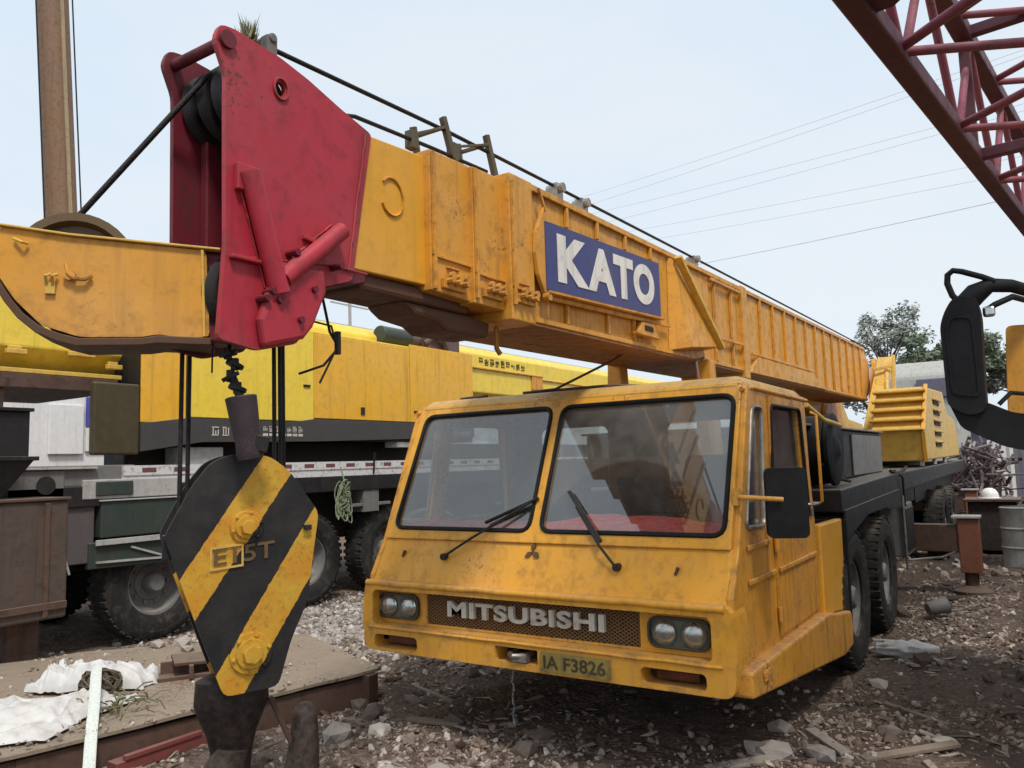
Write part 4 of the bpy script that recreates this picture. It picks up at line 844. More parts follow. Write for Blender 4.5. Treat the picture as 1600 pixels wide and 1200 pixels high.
# superstructure panels
m = MB(); m.box(-5.62, BX - .03, .70, 6.45, 2.06, 3.42); m.box(-7.6, -5.62, 3.2, 6.45, 2.06, 2.70); m.build('superstructure_core', BLACKM, bc)
for y0, y1, z0, z1, mt in ((.685, 1.20, 2.23, 3.44, AMBER), (1.22, 3.02, 2.30, 3.44, LEMON), (3.03, 4.885, 2.345, 3.44, AMBER), (4.90, 6.46, 2.345, 3.50, AMBER)):
    m = MB(); m.box(BX - .028, BX + .0, y0, y1, z0, z1); m.build('body_panel', mt, bc, .008)
m = MB(); m.box(-5.49, BX - .02, .69, 6.45, 3.445, 3.47); m.build('top_cover', LEMON, bc, .006)
m = MB(); m.prism([(.685, 1.93), (.685, 2.22), (1.21, 2.29), (2.70, 2.29), (3.02, 2.335), (6.46, 2.335), (6.46, 2.14), (3.1, 2.05), (1.4, 2.03)], 'yz', BX - .027, BX + .004); stripe = m.build('stripe_panel', paint('charcoal_stripe', (.055, .052, .054), .45, .3, .3, .2, .02), bc, .004)
m = MB(); random.seed(3)
def glyph(mb, y, z, s, x):
    for k in range(5):
        if random.random() < .55: mb.box(x, x + .003, y, y + s * random.uniform(.5, .9), z + s * k / 5, z + s * k / 5 + s * .10)
        if k < 3: mb.box(x, x + .003, y + s * random.random() * .8, y + s * random.random() * .8 + s * .10 + .0001, z + s * .1 * k, z + s * random.uniform(.5, .95)) if False else mb.box(x, x + .003, y + s * (.1 + .3 * k), y + s * (.1 + .3 * k) + s * .1, z + s * random.uniform(0, .3), z + s * random.uniform(.5, .95))
for k in range(4): glyph(m, 1.52 + .135 * k, 2.105, .11, BX + .005)
for k in range(7): glyph(m, 2.22 + .09 * k, 2.16, .075, BX + .005); m.box(BX + .005, BX + .008, 2.22 + .09 * k, 2.29 + .09 * k, 2.11, 2.14)
tag(m.build('stripe_lettering', LETW, stripe, recalc=False), kind='stuff')
for y, z in ((2.9, 2.75), (5.02, 2.5)):
    m = MB(); m.obox((BX + .008, y, z), (.016, .11, .03)); m.build('panel_handle', INK, bc, .004)
m = MB(); m.box(BX + .001, BX + .015, 3.86, 3.93, 2.42, 2.52); m.build('panel_latch', INK, bc, .003)
m = MB(); m.box(-7.3, -5.55, 2.2, 12.6, 1.645, 2.055); m.box(-5.9, -5.5, .75, 2.2, 1.645, 2.055); m.build('turntable_housing', BLACKM, bc, .01)
m = MB(); m.box(BX - .10, BX - .015, .20, .683, 1.90, 2.62); m.build('rear_cowl', paint('cowl_olive', (.06, .046, .02), .45, .5, .4), bc, .02)
# boom
bpf = [(-6.95, 2.95), (-6.75, 2.74), (-5.75, 2.74), (-5.50, 2.95), (-5.50, 3.62), (-5.62, 3.75), (-6.85, 3.75), (-6.95, 3.62)]
m = MB(); m.prism(bpf, 'xz', -3.2, 18.5); bb = m.build('boom', LEMON, bc, .02)
m = MB(); m.box(-5.56, -5.42, -3.2, .66, 2.69, 2.735); m.build('boom_lip', YELP, bb, .006)
m = MB(); m.box(-7.1, -5.42, -3.2, .62, 2.55, 2.685); m.build('boom_trough', RUST, bb, .006)
for y, z, wd in ((-.45, 2.87, .18), (.13, 2.90, .26), (.52, 2.80, .16)):
    m = MB(); m.box(-5.5, -5.44, y, y + wd, z, z + .05); m.box(-5.5, -5.46, y + .02, y + wd - .04, z + .05, z + .08); m.build('boom_fitting', YELP, bb, .008)
m = MB(); m.box(-5.498, -5.46, 6.6, 9.3, 3.36, 3.385); m.box(-5.498, -5.47, 8.9, 9.3, 3.1, 3.38); m.box(-5.498, -5.47, 9.3, 16, 3.30, 3.32); build_each(m, 'boom_rail', YELD, bb, .004)
m = MB(); random.seed(5)
for k in range(9): glyph(m, 7.2 + .17 * k, 3.44, .14, -5.498)
tag(m.build('boom_lettering', INK, bb, recalc=False), kind='stuff')
m = MB(); text_mb(m, 'QAY/25', 1.1, .17, lambda u, v, t: (-5.492 + .006 * (1 - t), 15.4 + u, 3.44 + v)); m.build('model_lettering', INK, bb)
# exhaust muffler
m = MB(); m.cyl((-5.45, 4.62, 3.66), (-5.45, 5.25, 3.66), .135, n=24); m.build('muffler', GREEN, bc, .02, smooth=40)
m = MB(); m.cyl((-5.45, 5.25, 3.66), (-5.45, 5.5, 3.66), .09, n=16); m.obox((-5.45, 5.75, 3.66), (.4, .45, .30)); m.tube([(-5.3, 5.5, 3.6), (-5.15, 5.7, 3.8), (-5.2, 5.9, 3.55)], .05, 10); m.obox((-5.4, 6.1, 3.62), (.4, .3, .34)); m.cyl((-5.6, 5.6, 3.7), (-5.6, 5.6, 3.95), .07, n=12); m.build('engine_gear', paint('engine_brown', (.13, .08, .075), .6, .5, .4), bc, .01)
m = MB(); m.box(BX - .5, BX - .1, 1.22, 1.75, 1.68, 1.98); m.build('grey_box', PALEM, bc, .01)
m = MB(); m.box(BX - .3, BX - .05, 4.65, 5.1, 1.98, 2.06); m.build('white_lamp', LETW2, bc, .01)

# coil of green wire hung on the fender
m = MB(); cc = Vector((-4.92, 3.35, 1.30)); random.seed(9)
for k in range(16):
    ph, tl = random.uniform(0, 6.3), random.uniform(.55, 1)
    m.tube([cc + Vector((.02 * math.sin(3 * t + ph) + .02 * math.sin(k), .13 * tl * math.cos(t + ph) + .02 * math.sin(k * 1.7), .24 * math.sin(t) * tl - .03 + .06 * math.cos(t * 2 + ph))) for t in [2 * math.pi * i / 18 for i in range(18)]], .007, 5, True)
m.tube([cc + Vector((0, .02, .22)), cc + Vector((-.05, .0, .42))], .010)
tag(m.build('wire_coil', paint('green_wire', (.22, .27, .16), .6, .3, .2), None, smooth=70), 'coil of green wire hanging between the two far tyres', 'wire coil')

# spare tyre leaning by the next axle of the far crane
sp = empty('loose_tyre', (-4.35, 4.35, 0), 'dusty tyre roped up and leaning beside the cab corner', 'tyre')
m = MB(); rI, rO, hw = .33, .56, .15
m.lathe([(rI, -hw * .8), (.42, -hw), (.52, -hw * .95), (rO, -hw * .6), (rO, hw * .6), (.52, hw * .95), (.42, hw), (rI, hw * .8), (rI * .97, 0)], (-4.35, 4.35, .58), (.82, -.57, .10), 48, True)
m.build('tyre', RUBDUST, sp, smooth=40)
m = MB(); c = Vector((-4.35, 4.35, .58)) + Vector((.82, -.57, .1)).normalized() * .17
for a, b in (((-.35, .30), (.30, .18)), ((-.32, -.05), (.3, -.28)), ((-.36, .35), (-.32, -.1))):
    rr = Vector((.57, .82, 0)).normalized(); m.tube([c + rr * a[0] + Vector((0, 0, a[1])), c + rr * b[0] + Vector((0, 0, b[1]))], .014, 6)
m.build('rope', STRAPM, sp)

# ================================================================== LEFT FOREGROUND CLUTTER
tk = empty('steel_tank', (-4.5, -1.0, 0), 'brown steel box tank standing at the left edge of the picture', 'tank')
m = MB(); m.box(-5.0, -4.42, -1.9, -.37, .52, 1.50); m.build('body', TANK, tk, .02)
m = MB(); m.box(-5.02, -4.40, -1.92, -.36, 1.50, 1.525); m.build('lid', RUST, tk, .006)
m = MB(); m.box(-4.9, -4.6, -1.8, -1.55, 0, .52); m.box(-4.9, -4.6, -.75, -.5, 0, .52); build_each(m, 'leg', RUST, tk, .01)
for y in (-1.5, -1.0, -.55):
    m = MB(); m.box(-4.42, -4.40, y - .02, y + .02, .54, 1.48); m.build('stiffener', RUST, tk, .004)
m = MB(); m.box(-4.425, -4.395, -1.9, -.38, .60, .66); m.build('base_strip', RUST, tk, .004)
hpq = empty('hopper', (-4.75, -.9, 1.525), 'black steel hopper standing on the brown tank at the left edge', 'hopper')
m = MB(Matrix.Translation((0, -.12, 0))); m.hexa([(-4.95, -1.0, 1.52), (-4.6, -1.0, 1.52), (-4.6, -.72, 1.52), (-4.95, -.72, 1.52), (-5.05, -1.3, 1.85), (-4.5, -1.3, 1.85), (-4.5, -.50, 1.85), (-5.05, -.50, 1.85)]); m.box(-5.05, -4.5, -1.3, -.55, 1.855, 2.25); m.build('body', BLACKM, hpq, .01)
m = MB(Matrix.Translation((0, -.12, 0))); m.box(-5.08, -4.47, -1.33, -.48, 1.84, 1.875); m.box(-5.08, -4.47, -1.33, -.53, 2.25, 2.28); m.build('rim', BLACKM, hpq, .005)
m = MB(Matrix.Translation((0, -.12, 0))); m.cyl((-4.7, -.75, 2.28), (-4.7, -.75, 2.46), .07, n=12); m.cyl((-4.7, -.75, 2.46), (-4.7, -.75, 2.54), .11, n=12); m.build('valve', RUST, hpq, smooth=40)

# steel road plate on a frame
pl = empty('steel_plate', (-2.6, -.5, 0), 'rusty tan steel plate on a low beam frame under the hook', 'steel plate')
pc = [(-1.63, .48), (-2.19, -1.86), (-2.55, -3.2), (-5.0, -2.6), (-4.35, -.3), (-3.9, .25), (-3.06, 1.06)]
PLM = paint('worn_plate', (.25, .19, .135), .6, .75, .0, .6, .19, dirtcol=(.10, .065, .045), rustcol=(.12, .05, .026), bump=.3)
vs_ = []; 
m = MB(); NS = 40
E0 = [(-1.63, .48), (-2.19, -1.86), (-2.55, -3.2)]; E1 = [(-3.06, 1.06), (-4.35, -.3), (-5.0, -2.6)]
def onpoly(P_, t):
    t *= 2; k = min(1, int(t)); f = t - k; return (P_[k][0] + (P_[k + 1][0] - P_[k][0]) * f, P_[k][1] + (P_[k + 1][1] - P_[k][1]) * f)
vs_ = []
for zz in (0, -.02):
    for j in range(NS + 1):
        a_, b_ = onpoly(E0, j / NS), onpoly(E1, j / NS)
        for i in range(NS + 1):
            x, y = a_[0] + (b_[0] - a_[0]) * i / NS, a_[1] + (b_[1] - a_[1]) * i / NS
            vs_.append((x, y, .225 + zz + .022 * noise.noise(Vector((x * 1.1, y * 1.1, 4))) + .010 * noise.noise(Vector((x * 3, y * 3, 1)))))
N1 = NS + 1; fs_ = [(j * N1 + i, j * N1 + i + 1, (j + 1) * N1 + i + 1, (j + 1) * N1 + i) for j in range(NS) for i in range(NS)]
off = N1 * N1; rim_ = [i for i in range(NS)] + [j * N1 + NS for j in range(NS)] + [NS * N1 + i for i in range(NS, 0, -1)] + [j * N1 for j in range(NS, 0, -1)]
fs_ += [tuple(off + q for q in f[::-1]) for f in fs_] + [(rim_[k], rim_[(k + 1) % len(rim_)], off + rim_[(k + 1) % len(rim_)], off + rim_[k]) for k in range(len(rim_))]
m.add(vs_, fs_); m.build('top_sheet', PLM, pl, smooth=35)
m = MB()
for a, b in zip(pc, pc[1:] + pc[:1]): m.bar((a[0] * .95 - 2.9 * .05, a[1] * .95, .08), (b[0] * .95 - 2.9 * .05, b[1] * .95, .08), .06, .19)
m.build('frame_beam', RUST, pl, .004)
m = MB(); m.box(-1.72, -1.62, .34, .44, -.02, .20); build_each(m, 'leg', RUST, pl, .005)
m = MB(); m.obox((-2.70, -.36, .245), (.46, .20, .04), (0, 0, 1.0)); m.obox((-2.72, -.33, .30), (.44, .025, .10), (0, 0, 1.0)); m.obox((-2.66, -.30, .355), (.40, .22, .025), (.1, .05, 1.1)); m.obox((-2.60, -.43, .30), (.03, .10, .09), (0, 0, 1.0))
tag(m.build('steel_bracket', RUST, None, .005), 'dark rusty steel bracket lying on the plate behind the hook block', 'bracket')
# rubble heap on the plate's far edge
LUMP = ['pale concrete lump ' + q for q in ('in the middle of the heap on the steel plate', 'at the front of the heap on the steel plate', 'left of centre in the heap on the steel plate', 'right of centre in the heap on the steel plate', 'at the back of the heap against the far tyre', 'at the back right of the heap beside the hook block', 'leftmost of the heap on the steel plate', 'rightmost of the heap on the steel plate', 'nearest the viewer and smallest of the heap', 'lying on top of the heap and largest of it')]
for i, (x, y, s) in enumerate(((-3.55, .42, .11), (-3.40, .30, .09), (-3.70, .25, .10), (-3.25, .50, .10), (-3.6, .6, .12), (-3.3, .66, .09), (-3.85, .12, .08), (-3.12, .42, .08), (-3.48, .14, .07), (-3.45, .5, .13))):
    b = IV * (1 + rng.uniform(-.25, .25, IV.shape)) * np.array([s, s * .8, s * .55]); z = .225 if i < 9 else .30
    m = MB(); m.add([tuple(q) for q in b + (x, y, z + s * .3)], [tuple(f) for f in IF])
    tag(m.build('rubble_lump', CONC, None), LUMP[i], 'rubble', 'concrete lumps on the plate')
def on_plate():
    t, q = rng.random(), rng.random() ** 2 if rng.random() < .5 else 1 - rng.random() ** 2
    a_, b_ = onpoly(E0, t * .6), onpoly(E1, t * .6); return a_[0] + (b_[0] - a_[0]) * q, a_[1] + (b_[1] - a_[1]) * q
o = scatter('plate_grit', 1500, on_plate, IV, IF, lg(.004, .022), STONES, z0=.235, flat=(.3, .7), rough=.4); tag(o, 'grit and small stones lying on the steel plate', 'grit', kind='stuff')
# white tarpaulins, bundle and strap
def crumple(name, cx, cy, z0, lx, ly, hgt, rz, seed, mat, label, n=56):
    m = MB(); vs_ = []
    for j in range(n + 1):
        for i in range(n + 1):
            u, v = i / n * 2 - 1, j / n * 2 - 1
            e = max(0., 1 - max(abs(u), abs(v)) ** 4)
            q = Vector((u * 1.5, v * 1.1, seed)); wq = q + Vector((noise.noise(q * 1.3), noise.noise(q * 1.3 + Vector((9, 0, 0))), 0)) * .7
            rdg = 1 - abs(noise.noise(Vector((wq.x * 2.2 + wq.y * 1.2, wq.y * .7, seed)))) * 2.0; rd2 = 1 - abs(noise.noise(wq * 3.1)) * 2.
            h = hgt * (.15 + .85 * e ** .5) * max(.05, .30 + .42 * rdg + .20 * rd2 + .25 * noise.noise(q * .9)); x, y = u * lx * (1 + .18 * noise.noise(q + Vector((5, 0, 0)))), v * ly * (1 + .22 * noise.noise(q + Vector((0, 7, 0))))
            c_, s_ = math.cos(rz), math.sin(rz); vs_.append((cx + x * c_ - y * s_, cy + x * s_ + y * c_, z0 + max(.006, h)))
    m.add(vs_, [(j * (n + 1) + i, j * (n + 1) + i + 1, (j + 1) * (n + 1) + i + 1, (j + 1) * (n + 1) + i) for j in range(n) for i in range(n)])
    ob = m.build(name, mat, None, smooth=50); return tag(ob, label, 'tarpaulin')
crumple('tarpaulin', -2.88, -1.60, .225, .62, .40, .15, .5, 2.0, TARP, 'crumpled white tarpaulin spread over the near corner of the steel plate')
crumple('tarpaulin', -3.10, -.86, .225, .40, .16, .22, .62, 6.3, TARP, 'rolled white tarpaulin lying behind the wire bundle')
m = MB(); random.seed(21); bcn = Vector((-2.72, -1.02, .33))
for k in range(46):
    d1 = Vector((random.gauss(0, 1), random.gauss(0, 1), random.gauss(0, 1))).normalized(); d2 = d1.orthogonal().normalized(); d3 = d1.cross(d2); rr = random.uniform(.5, 1)
    m.tube([bcn + Vector(((d2 * math.cos(t) + d3 * math.sin(t)).x * .15, (d2 * math.cos(t) + d3 * math.sin(t)).y * .13, (d2 * math.cos(t) + d3 * math.sin(t)).z * .12)) * rr for t in [2 * math.pi * i / 12 for i in range(12)]], .007, 5, True)
tag(m.build('wire_bundle', WIREM, None, smooth=70), 'tangled bundle of rusty mesh wire on the steel plate', 'wire')
m = MB(); random.seed(22)
for k in range(60):
    a = Vector((-2.38 + random.gauss(0, .12), -1.10 + random.gauss(0, .09), .235 + random.random() * .05)); d = Vector((random.uniform(-.12, .12), random.uniform(-.12, .12), random.uniform(-.01, .06))); m.tube([a, a + d * .5 + Vector((0, 0, .02)), a + d], .005, 4)
tag(m.build('straw_tuft', DRYL, None), 'wisps of dry straw and wire scattered on the plate edge', 'straw')
m = MB(); ctl = [(-2.74, -1.03, .46), (-2.60, -1.12, .45), (-2.35, -1.26, .36), (-2.08, -1.43, .24), (-1.86, -1.56, .06), (-1.80, -1.60, .0)]
vs_ = []
for i, p in enumerate(ctl):
    sdv = Vector((.42, .75, .12)).normalized() * .035
    vs_ += [tuple(Vector(p) - sdv), tuple(Vector(p) + Vector((.0, 0, .012))), tuple(Vector(p) + sdv)]
m.add(vs_, [(3 * i + j, 3 * i + j + 1, 3 * i + j + 4, 3 * i + j + 3) for i in range(len(ctl) - 1) for j in range(2)])
sto = m.build('lifting_strap', STRAPM, None, smooth=80); sm = sto.modifiers.new('solid', 'SOLIDIFY'); sm.thickness = .006; sto.modifiers.new('sub', 'SUBSURF').render_levels = 2
tag(sto, 'white webbing strap trailing off the steel plate', 'strap')
m = MB(); m.box(-2.05, -1.95, -1.35, -.75, .0, .07); m.box(-1.98, -1.94, -1.3, -.8, .07, .10); tag(m.build('red_bar', paint('red_bar_paint', (.20, .05, .045), .6, .6, .4, .3, .15), None, .006), 'short red painted bar on the ground in front of the plate', 'bar')

# ================================================================== LOOSE THINGS ON THE GROUND
def rock(x, y, s, label, mat=CONC, sq=.5, name='rock'):
    b = IV * (1 + rng.uniform(-.28, .28, IV.shape)) * np.array([s, s * .75, s * sq])
    bm = bmesh.new(); vv = [bm.verts.new(q) for q in b]
    for f in IF: bm.faces.new([vv[i] for i in f])
    bmesh.ops.subdivide_edges(bm, edges=bm.edges, cuts=1, use_grid_fill=True)
    a = rng.uniform(0, 6.3)
    m = MB(Matrix.Translation((x, y, gz(x, y) + s * sq * .45)) @ Matrix.Rotation(a, 4, 'Z'))
    bm.verts.index_update()
    m.add([tuple(v.co + Vector((1, 1, 1)) * noise.noise(v.co * 14) * s * .12) for v in bm.verts], [tuple(v.index for v in f.verts) for f in bm.faces]); bm.free()
    return tag(m.build(name, mat, None), label, 'rock')
rock(-1.30, -.28, .16, 'pale pinkish rock at the foot of the plate beside the hook tip'); rock(-1.15, -.05, .10, 'small white stone beside the larger rock near the hook tip', LETW)
rock(-.62, -.55, .10, 'rounded pale stone nearest the bottom edge below the bumper'); rock(-.42, -.35, .08, 'flat pale stone beside the water drip')
rock(1.12, .80, .15, 'large pale rubble chunk below the right end of the bumper', sq=.4); rock(1.36, .92, .11, 'grey rubble chunk right of the largest chunk'); rock(1.95, 1.45, .09, 'flat whitish stone near the lower right corner', LETW, .3); rock(1.05, 1.25, .09, 'pinkish stone just in front of the sill step')
rock(1.42, 2.55, .08, 'light stone beside the front tyre'); rock(-2.05, .78, .07, 'pale triangular stone by the plate corner', LETW, .7)
m = MB(); p0 = Vector((1.50, 3.45, .09))      # white cloth-like sack
vs_ = []; n = 24
for j in range(13):
    for i in range(n):
        t = 2 * math.pi * i / n; v = j / 12; rr = .095 * (math.sin(math.pi * min(.93, max(.10, v))) ** .5) * (1 + .55 * noise.noise(Vector((math.cos(t) * 1.8, math.sin(t) * 1.8, v * 5))) + .3 * noise.noise(Vector((math.cos(t) * 5, math.sin(t) * 5, v * 11))))
        vs_.append((p0.x - .22 + .46 * v, p0.y - .05 + .1 * v + math.cos(t) * rr * .9, gz(1.5, 3.45) + .06 + math.sin(t) * rr * .75))
m.add(vs_, [(j * n + i, j * n + (i + 1) % n, (j + 1) * n + (i + 1) % n, (j + 1) * n + i) for j in range(12) for i in range(n)] + [tuple(range(n))[::-1], tuple(range(12 * n, 13 * n))])
tag(m.build('plastic_bag', TARP, None, smooth=60), 'crumpled whitish plastic sack on the mud beside the front tyres', 'bag')
m = MB(Matrix.Translation((1.56, 5.25, .12)) @ Matrix.Rotation(R(35), 4, 'Z') @ Matrix.Rotation(R(80), 4, 'Y')); m.lathe([(0, -.10), (.055, -.10), (.065, -.09), (.080, .08), (.088, .10), (.082, .10), (.073, .08), (.060, -.085), (0, -.09)], (0, 0, 0), (0, 0, 1), 24); tag(m.build('bucket', GREYM, None, smooth=40), 'small dented grey can lying on its side near the outrigger', 'bucket')
for i, (x, y, L, a, lab) in enumerate(((1.05, .60, .55, .9, 'weathered board lying nearest the bottom right of the crane'), (1.75, 1.95, .52, -.55, 'long thin pale stick on the mud at the lower right'), (1.80, 1.15, .60, .75, 'weathered plank at the lower right corner'), (1.30, 4.1, .35, .4, 'short pale splintered plank beside the second tyre'), (-.95, .25, .40, .15, 'pale stick on the gravel below the left fog lamp'), (-1.35, .75, .5, -.3, 'longer pale stick on the gravel left of the bumper'), (1.35, 1.15, .45, -.9, 'whitish board end half buried below the sill step'))):
    m = MB(); m.obox((x, y, gz(x, y) + .012), (L, .04 if i % 2 else .07, .022), (random.uniform(-.1, .1), random.uniform(-.08, .08), a)); tag(m.build('plank', WOOD if i % 3 else CONC, None, .004), lab, 'plank')
# dripping water
m = MB(); random.seed(4); m.tube([(-.42 + .006 * math.sin(i * 1.3) , .42 + .004 * math.cos(i * 2.1), .62 - .62 * i / 26) for i in range(27)], [.004 + .004 * abs(math.sin(i * 1.1)) for i in range(27)], 6)
for k in range(14): m.lathe([(0, -.006), (.004, 0), (0, .006)], (-.42 + random.gauss(0, .02), .42 + random.gauss(0, .02), random.uniform(.01, .10)), (0, 0, 1), 6)
tag(m.build('water_drip', WATER, None, smooth=70), 'thin stream of water dripping from under the bumper', 'water')

# ================================================================== RIGHT NEIGHBOUR: LATTICE BOOM CRANE
nb_ = empty('lattice_crane', (3.9, 4, 0), 'dark maroon lattice boom crane with black wing mirror entering at the right edge', 'crane')
m = MB(); m.prism([(.78, .9), (.72, 1.5), (.95, 2.75), (2.6, 2.8), (2.6, .9)], 'yz', 2.66, 5.1); ncab = m.build('cab', YELP, nb_, .05, seg=3)
m = MB(); m.box(2.655, 2.665, 1.15, 2.2, 1.75, 2.55); m.build('window', GLASS, ncab)
m = MB(); m.plate(rpoly([(2.80, 1.60), (4.96, 1.60), (4.90, 2.56), (2.86, 2.56)], .08), [], lambda u, v, t: (u, .742 + (v - 1.6) * .184 - .03 + .02 * t, v)); m.build('windshield', GLASS, ncab); m = MB(); m.tube([(u, .722 + (v - 1.6) * .184, v) for u, v in rpoly([(2.80, 1.60), (4.96, 1.60), (4.90, 2.56), (2.86, 2.56)], .08)], .02, 6, True); m.build('window_seal', SEAL, ncab, smooth=60)
m = MB(); m.box(2.62, 5.12, .60, .80, .55, .92); m.build('bumper', BLACKM, ncab, .03)
for x in (3.0, 4.75):
    m = MB(); m.lathe([(0, .05), (.06, .04), (.10, 0), (.11, -.02)], (x, .745, 1.15), (0, -1, 0), 24); m.build('headlight', CHROME, ncab, smooth=50)
m = MB(); m.box(3.25, 4.5, .735, .76, 1.02, 1.32); m.build('grille', BLACKM, ncab, .01)
m = MB(); m.box(2.9, 4.9, .9, 12, .65, 1.2); m.build('chassis_frame', BLACKM, nb_, .02)
nw = make_wheel(nb_, (2.86, 3.3, .54))
nw.rotation_euler = (0, 0, math.pi)
for y in (8.2, 9.6): copy_part(nw, (0, y - 3.3, 0), nb_)
nw2 = make_wheel(nb_, (4.9, 3.3, .54))
for y in (8.2, 9.6): copy_part(nw2, (0, y - 3.3, 0), nb_)
m = MB(); m.plate(rpoly([(2.43, 1.84), (2.60, 1.76), (2.66, 2.30), (2.455, 2.31)], .03), [], lambda u, v, t: (u, .62 + .05 * t, v)); m.build('corner_deflector', YELD, ncab, .01)
m = MB(); m.bar((2.55, .66, 1.9), (2.70, .85, 1.9), .03); m.bar((2.58, .66, 2.25), (2.70, .95, 2.25), .03); m.build('deflector_stay', BLACKM, ncab)
m = MB(); m.plate(rpoly([(2.215, 1.90), (2.21, 2.27), (2.235, 2.34), (2.275, 2.40), (2.365, 2.385), (2.375, 2.32), (2.365, 1.87), (2.30, 1.85)], .03, 3), [], lambda u, v, t: (u, .10 + .20 * t, v)); mir = m.build('wing_mirror', SEAL, nb_, .025, seg=3)
m = MB(); m.plate(rpoly([(2.212, 1.93), (2.37, 1.91), (2.46, 1.86), (2.62, 1.83), (2.62, 1.66), (2.42, 1.71), (2.26, 1.80)], .025, 3), [], lambda u, v, t: (u, .13 + .16 * t, v)); m.build('lower_bracket', SEAL, mir, .015)
m = MB(); m.tube([(2.295, .2, 2.38), (2.265, .2, 2.42), (2.248, .2, 2.48), (2.252, .2, 2.52), (2.275, .2, 2.538), (2.31, .2, 2.528), (2.39, .2, 2.49), (2.44, .2, 2.46)], .014, 10); m.build('mirror_handle', SEAL, mir, smooth=60)
m = MB(); m.tube([(2.30, .21, 2.36), (2.36, .21, 2.42), (2.42, .22, 2.45), (2.50, .25, 2.44), (2.70, .9, 2.45)], [.05, .05, .035, .03, .03], 10); m.tube([(2.39, .2, 2.33), (2.43, .2, 2.355), (2.50, .25, 2.39), (2.68, .85, 2.40)], .014, 8); m.tube([(2.41, .2, 1.90), (2.46, .2, 1.95), (2.66, .8, 1.95)], .01, 8); m.build('mirror_arm', SEAL, mir, smooth=60)
m = MB(); m.obox((2.405, .19, 2.325), (.05, .03, .05)); m.build('small_mirror', CHROME, mir, .012)
m = MB(); m.plate(rpoly([(2.235, 1.95), (2.23, 2.25), (2.25, 2.31), (2.345, 2.30), (2.35, 1.93)], .03, 3), [rpoly([(2.245, 1.96), (2.24, 2.245), (2.258, 2.298), (2.335, 2.29), (2.34, 1.94)], .03, 3)], lambda u, v, t: (u, .094 + .008 * t, v)); m.build('housing_ridge', SEAL, mir, .003)
# lattice boom
ld = Vector((.124, .992, 0)).normalized(); lr = Vector((ld.y, -ld.x, 0)); L0 = Vector((2.045, -.43, 3.63))
ch = [L0, L0 + lr * .9, L0 + Vector((0, 0, .85)), L0 + lr * .9 + Vector((0, 0, .85))]
lb = empty('lattice_boom', L0); lb.parent = nb_; lb.location = L0 - wloc(nb_)
ya, yb = -4.5, 9.5
for c in ch:
    m = MB(); m.bar(c + ld * ya, c + ld * yb, .105, .105); m.build('chord', MAROON, lb, .012)
def lace(a, b, ph, st=.62, rr=.024):
    k = 0; t = ya + ph; flip = False
    while t + st < yb:
        p, q = (a, b) if not flip else (b, a)
        m = MB(); m.cyl(p + ld * t, q + ld * (t + st), rr, n=8); m.build('lacing_bar', PINKM, lb, smooth=50); t += st; flip = not flip
lace(ch[0], ch[1], .1); lace(ch[2], ch[3], .4); lace(ch[0], ch[2], .25); lace(ch[1], ch[3], .55)
for t in (-3.9, -.75, 2.4, 5.5): 
    for a, b in ((0, 1), (1, 3), (3, 2), (2, 0)):
        m = MB(); m.bar(ch[a] + ld * t, ch[b] + ld * t, .07, .07); m.build('frame_bar', MAROON, lb, .006)
for t in (-.15, ):
    m = MB(); m.plate([(0, 0), (.5, 0), (.12, .34), (0, .34)], [], lambda u, v, tt: tuple(ch[0] + ld * (t + v - .1) + lr * u + Vector((0, 0, -.02 + .02 * tt)))); m.build('gusset', MAROON, lb)
m = MB(); mid = L0 + ld * 9.5 + lr * .5; m.hexa([(mid.x - .6, mid.y - .3, 1.2), (mid.x + .6, mid.y - .3, 1.2), (mid.x + .6, mid.y + .6, 1.2), (mid.x - .6, mid.y + .6, 1.2), (mid.x - .55, mid.y - .2, 4.6), (mid.x + .55, mid.y - .2, 4.6), (mid.x + .55, mid.y + .3, 4.6), (mid.x - .55, mid.y + .3, 4.6)]); m.build('boom_foot', MAROON, nb_, .02)
m = MB(); mid = L0 + ld * 7.6 + lr * .5; m.box(mid.x - .6, mid.x + .6, mid.y, mid.y + .12, 3.44, 3.53); m.box(mid.x + .2, mid.x + .32, mid.y, mid.y + .12, 1.2, 3.44); m.box(mid.x + .9, mid.x + 1.02, mid.y, mid.y + .12, 1.2, 3.44); m.bar((mid.x + .6, mid.y + .06, 3.48), (mid.x + 1.0, mid.y + .06, 3.40), .09); m.build('boom_rest', BLACKM, nb_, .006)

# ================================================================== FAR BACKGROUND
ms = empty('rusty_mast', (-18.0, 6.84, 0), 'tall rusty brown mast with cables rising behind the far crane at left', 'mast')
mt = Vector((0, -.066, 1)).normalized(); mo = Vector((-18.0, 6.84, 0))
m = MB(); m.cyl(mo, mo + mt * 22, .37, n=24); m.build('tube', paint('mast_rust', (.21, .115, .06), .6, .55, .6, .5, .15), ms, smooth=40)
m = MB(); m.bar(mo + Vector((.36, .03, 0)), mo + Vector((.36, .03, 0)) + mt * 22, .09, .10); m.build('highlight_strip', paint('highlight_tan', (.36, .27, .16), .6, .4, .5, .4, .1), ms, .004)  # lighter tan strip paints the bright highlight down the mast
for dx_, dy_ in ((.09, -.47), (.09, .47)):
    m = MB(); m.cyl(mo + Vector((dx_, dy_, 0)), mo + Vector((dx_, dy_, 0)) + mt * 22, .02, n=6); m.build('cable', ROPE, ms)

